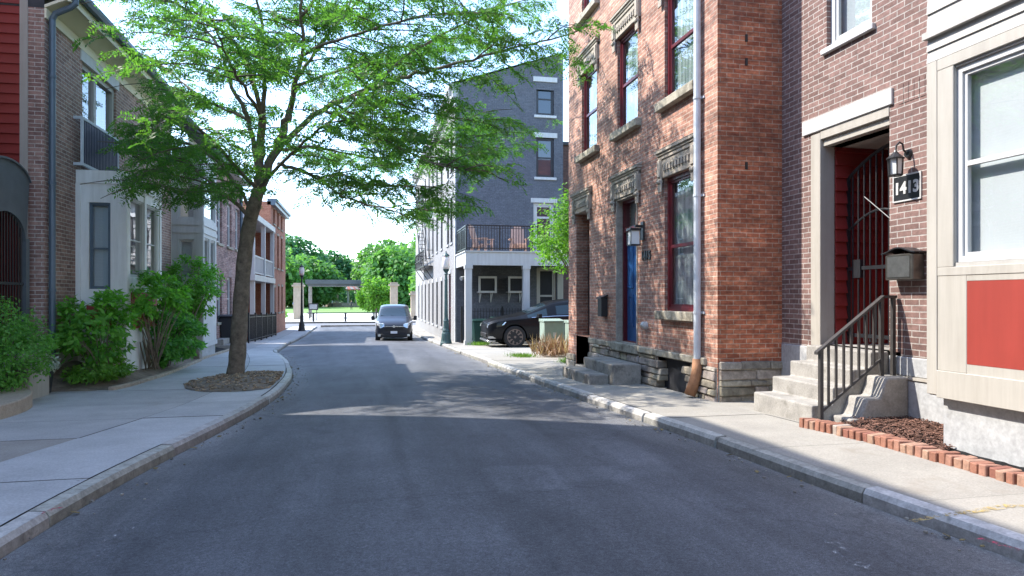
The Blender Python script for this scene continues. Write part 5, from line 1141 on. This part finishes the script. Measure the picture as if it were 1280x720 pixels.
for (p, lo) in limbs:
    L = [0]
    for a, b in zip(p, p[1:]): L.append(L[-1] + (b - a).length)
    tot = L[-1]; s = tot * lo; side = 1
    while s < tot:
        i = min(len(p) - 2, next(k for k in range(len(L) - 1) if L[k + 1] >= s - 1e-6)); f = (s - L[i]) / max(1e-6, L[i + 1] - L[i])
        q = p[i].lerp(p[i + 1], f); d = (p[i + 1] - p[i]).normalized(); u = s / tot
        a = tr.uniform(.6, 1.35) * side; side = -side
        h = Vector((d.x, d.y, 0)); h = h.normalized() if h.length > .25 else Vector((math.cos(s * 9), math.sin(s * 9), 0)); a = a if d.z < .8 else tr.uniform(0, 6.28)
        dirv = Matrix.Rotation(a, 3, 'Z') @ h + Vector((0, 0, tr.uniform(-.1, .42))); dirv.normalize()
        ln = tr.uniform(.9, 1.9) * (1 - .3 * abs(u - .5) * 2); n = 7; br = [q]; dd = dirv.copy()
        for k in range(n):
            dd = (dd + Vector((tr.uniform(-.16, .16), tr.uniform(-.16, .16), -.055 + tr.uniform(-.06, .06)))).normalized(); br.append(br[-1] + dd * ln / n)
        if clear(br[3]): twg.tube(br, [.016 - .011 * k / n for k in range(n + 1)], 5)
        t = .12; sd = 1
        while t < 1.0:
            k = min(n - 1, int(t * n)); b0 = br[k].lerp(br[k + 1], t * n - k); bd = (br[k + 1] - br[k]).normalized(); hz_ = Vector((bd.x, bd.y, 0)); hz_ = hz_.normalized() if hz_.length > .1 else Vector((1, 0, 0))
            td = (Matrix.Rotation(sd * tr.uniform(.5, 1.2), 3, 'Z') @ hz_ + Vector((0, 0, tr.uniform(-.55, .4)))).normalized(); sd = -sd; tl = tr.uniform(.3, .72)
            if t > .93: td = bd; tl = .6
            e = b0 + td * tl + Vector((0, 0, -.07 * tl))
            if clear(e):
                twg.tube([b0, b0 + td * tl * .5, e], [.006, .005, .003], 3, cap=False)
                m_ = max(2, int(tl / .062)); ls = 1
                for w in range(m_):
                    c = b0.lerp(e, (w + .6) / m_); th = Vector((td.x, td.y, 0)); th = th.normalized() if th.length > .1 else Vector((0, 1, 0))
                    ad = (Matrix.Rotation(ls * tr.uniform(.5, 1.1), 3, 'Z') @ th + Vector((0, 0, tr.uniform(-1.0, .35)))).normalized(); ls = -ls
                    LC.append(c); LA.append(ad); LN.append(Vector((tr.gauss(0, .6), tr.gauss(0, .75), .8)).normalized())
            t += tr.uniform(.10, .165)
        s += tr.uniform(.16, .30)
trunk = wood.build('trunk', M['bark'], tree, smooth=True, norm=False); twg.build('twigs', M['twig'], tree, smooth=True, norm=False)
C = np.array(LC); A = np.array(LA); N = np.array(LN); ln = nr.uniform(.14, .24, len(C))
B = unit(np.cross(A, N)); cs, as_, ns = [], [], []
K = 6
for k in range(K):
    base = C + A * (ln * (k + .6) / K)[:, None] + np.array([0, 0, -1]) * (ln * .22 * ((k + .6) / K) ** 2)[:, None]
    for sgn in (-1, 1):
        cs.append(base); as_.append(B * sgn * .95 + A * .4 + nr.normal(0, .12, A.shape)); ns.append(N + nr.normal(0, .25, N.shape))
cs, as_, ns = map(np.concatenate, (cs, as_, ns))
leaf_mesh('crown', M['locust'], tree, cs, as_, ns, nr.uniform(.05, .085, len(cs)), nr.uniform(.021, .033, len(cs)))
print('locust leaves', len(C), len(cs))
# tree pit
mb = MB(); rings = []
def pit(a, r):
    x, y = -2.12 + 1.0 * r * math.cos(a), 13.5 + 1.95 * r * math.sin(a); x = min(x, lk(y) - .19)
    return (x, y, zr(y) + .138 + .09 * (1 - r ** 2) + .02 * noise.noise((x * 4, y * 4, 2)))
for i in range(36):
    for j in range(8):
        a, b = 2 * math.pi * i / 36, 2 * math.pi * (i + 1) / 36; q = [pit(a, j / 8), pit(a, (j + 1) / 8), pit(b, (j + 1) / 8), pit(b, j / 8)]
        mb.face(q if j else q[:3])
struct(mb.build('tree_pit_soil', M['soil'], smooth=True, norm=False))
mb = MB()
for k in range(700):
    r, a = math.sqrt(tr.random()), tr.uniform(0, 6.28); p = pit(a, r); mb.obox((p[0], p[1], p[2] + .006), (tr.uniform(.02, .08), tr.uniform(.008, .03), .012), a * 3, tr.uniform(-.4, .4), tr.uniform(-.4, .4), tr.uniform(.5, 1.8))
o = mb.build('leaf_litter', paint('leaf_litter', (.30, .22, .14), 1, .4, 9, tint=True), norm=False); tag(o, 'dry brown leaf litter at the foot of the street tree', 'litter'); o['kind'] = 'stuff'

def scatter(c, rad, n, clumps, cr, hollow=.35):
    c = np.array(c); rad = np.array(rad); g = unit(nr.normal(size=(clumps, 3))) * (nr.uniform(hollow, 1, (clumps, 1)) ** .6)
    idx = nr.integers(0, clumps, n); p = g[idx] + nr.normal(size=(n, 3)) * cr
    k = np.linalg.norm(p, axis=1); p = p / np.maximum(1, k / 1.08)[:, None]
    out = unit(p + nr.normal(size=(n, 3)) * .35)
    return c + p * rad, out
def shrub(name, label, cat, c, rad, n, clumps, cr, L, W, mat, stems, base, stem_mat='twig', sr=.012, group=None, up=.5, zmin=None, litter=0):
    o = thing(name, label, cat, base, group)
    P, out = scatter(c, rad, n, clumps, cr)
    if zmin is not None: P[:, 2] = np.maximum(P[:, 2], zmin + nr.uniform(0, .1, n))
    N = unit(out * .6 + np.array([0, 0, up]) + nr.normal(size=(n, 3)) * .45); A = unit(np.cross(N, nr.normal(size=(n, 3))) + out * .5 - np.array([0, 0, .25]))
    leaf_mesh('foliage', mat, o, P, A, N, nr.uniform(L * .7, L * 1.25, n), nr.uniform(W * .7, W * 1.2, n))
    mb = MB()
    for k in range(stems):
        i = nr.integers(0, n); e = Vector(P[i]); s = Vector(base) + Vector((tr.uniform(-.12, .12), tr.uniform(-.12, .12), -.05)); mid = s.lerp(e, .5) + Vector((0, 0, .12)); mb.tube([s, mid, e], [sr, sr * .75, sr * .3], 5)
    mb.build('stems', M[stem_mat], o, smooth=True, norm=False); return o
shrub('round_bush', 'dense round light green bush on the curved step at the left edge', 'bush', (-4.98, 10.75, .78), (.62, .86, .68), 9000, 170, .10, .06, .03, M['bush_leaf'], 30, (-4.98, 10.9, .2), sr=.01)
shrub('arching_shrub', 'loose arching green shrub in front of the brown brick wall and pale bay', 'shrub', (-4.68, 13.35, 1.0), (.62, 1.0, .68), 2500, 52, .10, .13, .06, M['shrub_leaf'], 34, (-4.55, 13.3, .12), 'pale_stem', .012)
shrub('arching_shrub', 'tall loose green shrub against the mirrored bay window, between two other shrubs', 'shrub', (-4.12, 14.9, 1.5), (.62, .95, .55), 1900, 40, .09, .13, .06, M['shrub_leaf'], 24, (-4.2, 15.1, .1), 'pale_stem', .014)
shrub('broad_shrub', 'broad dark green shrub spreading over the planting bed edge', 'shrub', (-4.15, 16.3, .62), (.62, 1.15, .55), 4300, 80, .10, .12, .055, M['deep_leaf'], 26, (-4.3, 16.2, .05))
shrub('tree_shrub', 'small multi stemmed tree shaped shrub in front of the white bay', 'shrub', (-4.55, 19.9, 1.78), (.76, .9, .8), 4800, 84, .10, .11, .05, M['shrub_leaf'], 12, (-4.6, 19.3, -.1), 'pale_stem', .022)
shrub('ground_cover', 'low bright green ground cover plant spilling over the planting bed', 'plant', (-4.5, 13.2, .22), (.42, .9, .2), 2400, 60, .16, .09, .035, M['lime_leaf'], 12, (-4.5, 13.2, .05), zmin=.12)
shrub('low_plant', 'low grey green plants in the mulch before the white bay', 'plant', (-4.9, 22.6, -.02), (.3, 1.2, .16), 1200, 40, .16, .09, .035, M['bush_leaf'], 10, (-4.9, 22.6, -.2), zmin=-.15)
PTX, PTY = -4.93, 11.95
shrub('silver_plant', 'silvery white leaved plant in a dark square pot behind the curved step', 'plant', (PTX, PTY, .47), (.22, .22, .12), 420, 24, .2, .075, .026, M['silver_leaf'], 12, (PTX, PTY, .36))
p = thing('square_pot', 'dark square plant pot holding the silvery plant', 'pot', (PTX, PTY, .0))
mb = MB(); mb.hexa([(PTX - .11, PTY - .11, .0), (PTX + .11, PTY - .11, .0), (PTX + .11, PTY + .11, .0), (PTX - .11, PTY + .11, .0), (PTX - .14, PTY - .14, .35), (PTX + .14, PTY - .14, .35), (PTX + .14, PTY + .14, .35), (PTX - .14, PTY + .14, .35)]); mb.build('pot', M['pot'], p, bevel=.01)
mb = MB(); mb.box(PTX - .15, PTX + .15, PTY - .15, PTY + .15, .352, .38); mb.build('rim', M['pot'], p, bevel=.008)
# curved landing before the gate
o = thing('curved_step', 'low curved tan concrete step in front of the grey arched gate', 'step', (-5.2, 9.6, .1))
mb = MB(); poly = [(-5.28, 7.4)] + [(-5.2 + 1.0 * math.sin(math.pi * t / 20), 9.3 - 1.9 * math.cos(math.pi * t / 20)) for t in range(21)] + [(-5.28, 11.2)]
mb.prism(poly, 'z', -.1, .22); mb.build('landing', paint('tan_concrete', (.42, .34, .25), .9, .2, 4, fine=40, dirt=((.25, .18, .12), .6, 2)), o, bevel=.015, seg=2)
mb = MB(); mb.box(-5.5, -4.78, 11.25, 11.9, -.1, .48); mb.box(-5.9, -5.2, 11.92, 12.7, -.1, .62); mb.build('side_block', M['beige'], o, bevel=.015)
# planting beds and their edging
def bed(name, x0, edge, y0, y1, rise):
    mb = MB(); n = 24
    P = lambda i, j: ((lambda y: (edge(y) + (x0 - edge(y)) * j / 6, y, zr(y) + .13 + (.02 + rise * (j / 6)) * min(1, (y - y0) / 1.2) + .03 * noise.noise((i * .7, j * .7, 5))))(y0 + (y1 - y0) * i / n))
    for i in range(n):
        for j in range(6): mb.face([P(i, j), P(i, j + 1), P(i + 1, j + 1), P(i + 1, j)])
    struct(mb.build(name, M['soil'] if rise > .2 else M['mulch'], smooth=True, norm=False))
    o = thing('bed_edging', 'low stone edging of the %s' % ('planting bed along the brown brick townhouse' if rise > .2 else 'mulch bed before the white bay house'), 'edging', (edge(y0), y0, zr(y0)))
    y = y0; k = 0
    while y < y1:
        L = tr.uniform(.35, .6); b = min(y + L, y1); mb = MB(); t = tr.uniform(.8, 1.1)
        za, zb = zr(y) + .1, zr(b) + .1; xa, xb = edge(y), edge(b); h = .09
        mb.hexa([(xa, y + .01, za), (xa + .1, y + .01, za), (xb + .1, b - .01, zb), (xb, b - .01, zb), (xa, y + .01, za + h), (xa + .1, y + .01, za + h), (xb + .1, b - .01, zb + h), (xb, b - .01, zb + h)]); mb.build('edging_stone', M['edge_stone'], o, bevel=.012); y = b
M['edge_stone'] = paint('edge_stone', (.38, .31, .23), .9, .25, 8, fine=40)
bed('planting_bed_soil', -5.19, lambda y: -4.02 - .07 * max(0, y - 15) - .25 * max(0, 12.6 - y), 12.3, 19.6, .38)
bed('mulch_bed_soil', -5.19, lambda y: -4.45 - .03 * (y - 20), 20.0, 25.6, .1)
o = thing('stone_pier', 'small grey concrete block at the end of the planting bed', 'block', (-4.42, 19.75, -.2)); mb = MB(); mb.box(-4.62, -4.30, 19.65, 19.95, -.3, .12); mb.build('block', M['old_concrete'], o, bevel=.02)
o = thing('side_steps', 'two low concrete steps before the door side of the white house', 'steps', (-4.9, 26.2, -.4)); mb = MB(); mb.box(-5.19, -4.5, 25.7, 26.9, -.6, -.18); mb.build('lower_step', M['step_concrete'], o, bevel=.015); mb = MB(); mb.box(-5.19, -4.85, 25.75, 26.85, -.178, .02); mb.build('upper_step', M['step_concrete'], o, bevel=.015)

# right hand plants: young tree behind the red house, dry grass clump, weeds
def small_tree(name, label, c, rad, n, clumps, cr, L, W, mat, base, r, bark='bark', cat='tree', group=None, limbs_n=14):
    o = thing(name, label, cat, base, group)
    P, out = scatter(c, rad, n, clumps, cr, .25); N = unit(out * .5 + np.array([0, 0, .6]) + nr.normal(size=(n, 3)) * .5); A = unit(np.cross(N, nr.normal(size=(n, 3))) + out * .4 - np.array([0, 0, .3]))
    leaf_mesh('crown', mat, o, P, A, N, nr.uniform(L * .7, L * 1.2, n), nr.uniform(W * .7, W * 1.2, n))
    mb = MB(); b = Vector(base); cc = Vector(c); f = b.lerp(cc, .55); mb.tube([b + Vector((0, 0, -.1)), b.lerp(f, .5), f, cc], [r * 1.15, r, r * .8, r * .3], 8)
    for k in range(limbs_n): i = nr.integers(0, n); e = Vector(P[i]); s = b.lerp(cc, tr.uniform(.45, .8)); mb.tube([s, s.lerp(e, .5) + Vector((0, 0, rad[2] * .12)), e], [r * .4, r * .25, r * .08], 5)
    mb.build('trunk', M[bark], o, smooth=True, norm=False); return o
cc = world(712, 296, 19.0)
small_tree('young_tree', 'young bright green tree leaning out from behind the weathered red house', tuple(cc), (1.05, 1.1, 1.45), 4200, 48, .14, .13, .06, M['lime_leaf'], (cc.x + .5, 19.2, zr(19) + .1), .06)
def blades(name, label, cat, spots, n, h, mat, spread, w=.012):
    o = thing(name, label, cat, spots[0]); k = n * len(spots); B0 = np.repeat(np.array(spots), n, 0) + nr.normal(size=(k, 3)) * np.array([spread, spread, 0])
    A = unit(np.array([0, 0, 1]) + nr.normal(size=(k, 3)) * np.array([.45, .45, .1])); leaf_mesh('blades', mat, o, B0, A, nr.normal(size=(k, 3)), nr.uniform(h * .5, h, k), np.full(k, w)); return o
gz = lambda x, y: (x, y, zr(y) + .125)
blades('dry_grass_clump', 'dry reddish brown ornamental grass clump beside the utility box', 'grass clump', [gz(5.0, 18.7), gz(5.25, 18.5), gz(5.5, 18.2), gz(5.2, 18.9)], 75, .8, M['dry_grass'], .17, .035)
blades('grass_tuft', 'yellow green grass tuft at the foot of the dry clump', 'grass tuft', [gz(4.42, 18.6), gz(4.3, 18.9)], 260, .16, M['grass'], .14)
blades('grass_tuft', 'green grass tuft beside the pier of the weathered red house', 'grass tuft', [gz(4.95, 16.2), gz(5.1, 16.4)], 260, .18, M['grass'], .12)
blades('grass_tuft', 'green grass tuft at the base of the white porch column', 'grass tuft', [gz(4.28, 26.2), gz(4.5, 26.1)], 260, .2, M['grass'], .14)
# ------------------------------------------------------------------ the park at the end of the street
PZ = -.74
def park_tree(c, rad, mat, label, n=9000, q=1.05):
    base = (c[0], c[1], -.75); return small_tree('park_tree', label, c, rad, n, 90, .16, q, q * .8, mat, base, .32, group='trees in the park')
pt = [((-23, 150, 7.5), (10, 9, 7.5), 'park_leaf', 'broad light green park tree left of the pergola, lowest and nearest of the left ones'),
      ((-21, 185, 11), (10, 9, 9.5), 'park_leaf_dark', 'tall dark round park tree behind the left lamp'),
      ((-10, 205, 9.5), (7, 7, 8), 'park_leaf_dark', 'dark park tree directly behind the pergola roof'),
      ((-1.5, 215, 7.5), (6, 6, 7), 'park_leaf_dark', 'dark low park tree under the dip of the tree line'),
      ((6, 180, 10), (7.5, 7, 9), 'park_leaf', 'mid green park tree right of the dip in the tree line'),
      ((17, 165, 10.5), (9, 8, 10), 'park_leaf', 'large pale green park tree above the parked van'),
      ((26, 185, 11), (10, 9, 10.5), 'park_leaf_dark', 'dark tall park tree against the grey building'),
      ((15, 120, 4.6), (6, 5, 5.2), 'park_leaf', 'nearer spreading park tree between the stone pillars'),
      ((-14, 165, 6), (8, 6, 6.5), 'park_leaf', 'mid green park tree left of the bandstand roof'),
      ((8, 150, 7), (7, 6, 7.5), 'park_leaf', 'bushy green park tree right of the bandstand'),
      ((-36, 170, 9), (11, 9, 9), 'park_leaf_dark', 'dark park tree hidden partly by the corner house')]
for c, rad, m_, lb in pt: park_tree((c[0], c[1], c[2] * .82), (rad[0] * 1.1, rad[1], rad[2] * .84), M[m_], lb)
small_tree('park_tree', 'small bright green tree at the right end of the pergola', (1.3, 75.6, 1.9), (1.9, 1.2, 2.0), 2600, 40, .16, .34, .26, M['lime_leaf'], (1.3, 75.6, -.75), .10, group='trees in the park')
far = MB()
o = thing('hedge', 'dark hedge row closing the park behind the bandstand', 'hedge', (0, 196, -.75))
n = 5200; P = np.stack([nr.uniform(-55, 60, n), nr.uniform(190, 197, n), -.7 + 5.0 * nr.uniform(0, 1, n) ** .8], 1); N = unit(nr.normal(size=(n, 3)) + np.array([0, -1, .6])); leaf_mesh('foliage', M['park_leaf_dark'], o, P, np.cross(N, nr.normal(size=(n, 3))), N, np.full(n, 1.0), np.full(n, .8))
# bandstand with scalloped red awning
bs = thing('bandstand', 'open white bandstand with red scalloped roof on the lawn', 'bandstand', (-5.1, 172, PZ))
x0, y0 = -5.1, 172
mb = MB(); mb.lathe([(4.3, -.1), (4.3, .9), (4.1, .95)], (x0, y0, PZ), 8); mb.build('base', M['stone'], bs)
for k in range(8): a = k * math.pi / 4 + .39; mb = MB(); mb.tube([(x0 + 3.5 * math.cos(a), y0 + 3.5 * math.sin(a), PZ + .9), (x0 + 3.5 * math.cos(a), y0 + 3.5 * math.sin(a), PZ + 4.1)], .2, 8); mb.build('column', M['white_paint'], bs)
mb = MB(); mb.lathe([(4.2, 4.05), (4.3, 4.2), (3.4, 4.85), (1.6, 5.35), (.3, 5.6)], (x0, y0, PZ), 16); rfb = mb.build('roof', paint('awning_red', (.55, .20, .15), .7, .1, 2), bs)
mb = MB()
for k in range(16): a = k * math.pi / 8 + .2; mb.hexa([(x0 + r * math.cos(a + s), y0 + r * math.sin(a + s), PZ + z) for (r, z) in ((4.34, 4.2), (3.44, 4.9)) for s in (-.1, .1, .1, -.1)]) if False else mb.obox((x0 + 3.95 * math.cos(a), y0 + 3.95 * math.sin(a), PZ + 4.52), (.9, .8, .06), a, .62)
mb.build('pale_panels', M['cream'], rfb)
# pergola
pg = thing('pergola', 'long dark roofed pergola spanning the park entrance', 'pergola', (-2.3, 78, PZ))
mb = MB(); mb.box(-6.0, 1.3, 77, 80, 2.75, 2.98); mb.box(-6.2, 1.5, 76.8, 80.2, 2.98, 3.45); mb.build('roof', paint('pergola_grey', (.085, .095, .095), .8, .15, 1), pg)
for x in (-5.9, 1.0):
    for y in (77.1, 79.7): mb = MB(); mb.box(x, x + .18, y, y + .18, PZ, 2.75); mb.build('post', M['concrete' if False else 'old_concrete'], pg)
# gate pillars
for i, (px_, x, y, w, top_, lb) in enumerate((('l', -6.65, 74, .95, 2.9, 'tan stone gate pillar beside the dark lamp, left of the park entrance'), ('c', 3.0, 71, .75, 2.95, 'tan stone gate pillar standing behind the parked van'), ('r', 4.9, 68, .75, 2.0, 'shorter tan stone gate pillar beside the grey building'))):
    o = thing('gate_pillar', lb, 'pillar', (x, y, PZ), 'stone gate pillars'); mb = MB(); mb.box(x - w / 2, x + w / 2, y - w / 2, y + w / 2, -.85, top_ - .25); mb.build('shaft', M['pillar'] if 'pillar' in M else M.setdefault('pillar', paint('pillar_stone', (.42, .33, .24), .9, .2, 2)), o)
    mb = MB(); w2 = w + .3; mb.box(x - w2 / 2, x + w2 / 2, y - w2 / 2, y + w2 / 2, top_ - .248, top_ - .08); mb.obox((x, y, top_ + .02), (w, w, .19)); mb.build('cap', M['pillar'], o)
# low barrier at the end of the street
ba = thing('barrier', 'low dark pipe barrier across the park entrance', 'barrier', (-2, 66, PZ))
for x in (-4.6, -1.7): mb = MB(); mb.box(x - .09, x + .09, 65.9, 66.1, -.8, .1); mb.build('post', M['black_iron'], ba)
mb = MB(); mb.tube([(-5.2, 66, .06), (3.0, 66, .06)], .055, 6); mb.build('rail', M['black_iron'], ba)
o = thing('notice_stand', 'small dark notice stand by the barrier near the lamp', 'sign', (-4.75, 68, PZ)); mb = MB(); mb.box(-5.2, -4.3, 67.98, 68.02, .3, .95); mb.build('frame', M['black_iron'], o); mb = MB(); mb.box(-5.1, -5.03, 67.97, 68.03, -.75, .3); mb.box(-4.47, -4.4, 67.97, 68.03, -.75, .3); mb.build('posts', M['black_iron'], o); mb = MB(); mb.box(-5.1, -4.4, 67.96, 67.975, .4, .85); mb.build('panel', M['pale_brick'], o)
shrub('flower_bed', 'low yellow green plants beside the left gate pillar', 'plant', (-8.6, 70, -.2), (1.2, 1.0, .6), 500, 24, .18, .25, .16, M['lime_leaf'], 6, (-8.6, 70, -.8))
# people far off in the park
def person(x, y, rz, shirt, legs, label, z0=PZ):
    bm = bmesh.new(); o = bpy.data.objects.new('person', bpy.data.meshes.new('person'))
    J = [(0, 0, .93), (0, 0, 1.15), (0, 0, 1.38), (0, .01, 1.50), (0, .03, 1.63), (0, .03, 1.72), (.19, 0, 1.40), (.25, .0, 1.13), (.25, .08, .90), (-.19, 0, 1.40), (-.25, 0, 1.13), (-.26, .06, .90), (.10, 0, .88), (.11, .03, .50), (.11, -.02, .09), (.12, .13, .04), (-.10, 0, .88), (-.11, .05, .50), (-.11, -.08, .09), (-.12, .06, .04)]
    E = [(0, 1), (1, 2), (2, 3), (3, 4), (4, 5), (2, 6), (6, 7), (7, 8), (2, 9), (9, 10), (10, 11), (0, 12), (12, 13), (13, 14), (14, 15), (0, 16), (16, 17), (17, 18), (18, 19)]
    Rr = [.15, .14, .15, .055, .095, .08, .06, .045, .04, .06, .045, .04, .085, .06, .045, .04, .085, .06, .045, .04]
    me = o.data; me.from_pydata(J, E, []); COL.objects.link(o); sk = o.modifiers.new('skin', 'SKIN'); sk.use_smooth_shade = True
    for v, r in zip(me.skin_vertices[0].data, Rr): v.radius = (r, r * .85)
    me.skin_vertices[0].data[0].use_root = True
    su = o.modifiers.new('sub', 'SUBSURF'); su.levels = su.render_levels = 1
    dg = bpy.context.evaluated_depsgraph_get(); ev = bpy.data.meshes.new_from_object(o.evaluated_get(dg)); ev.name = 'person'
    ev.materials.clear()
    for mm in (shirt, legs, M['skin']): ev.materials.append(mm)
    for p in ev.polygons:
        c = p.center; p.use_smooth = True; p.material_index = 2 if c.z > 1.5 or (abs(c.x) > .2 and c.z < 1.15) else (0 if c.z > .93 else 1)
    o.modifiers.clear(); o.data = ev; o.location = (x, y, z0); o.rotation_euler = (0, 0, rz); return tag(o, label, 'person', 'people in the park')
M['skin'] = paint('skin', (.45, .28, .2), .6, .05, 5)
sh = [paint('shirt_white', (.7, .7, .7), .8), paint('shirt_pink', (.6, .3, .32), .8), paint('shirt_blue', (.12, .2, .4), .8), paint('shirt_dark', (.03, .03, .035), .8)]
person(-11.5, 120, .4, sh[2], sh[3], 'person in a blue top standing at the left of the lawn')
person(-2.2, 125, 2.6, sh[3], sh[3], 'person in dark clothes standing near the middle of the lawn')
person(-9.0, 165, 1.4, sh[1], sh[2], 'person in a pink top at the left foot of the bandstand')
person(1.0, 166, -1, sh[0], sh[2], 'person in a white top right of the bandstand')
person(3.2, 167, 2, sh[1], sh[3], 'person in a pink top with dark trousers far right of the bandstand')
person(-7.2, 163.5, .2, sh[0], sh[3], 'person in a white top and dark trousers before the bandstand')
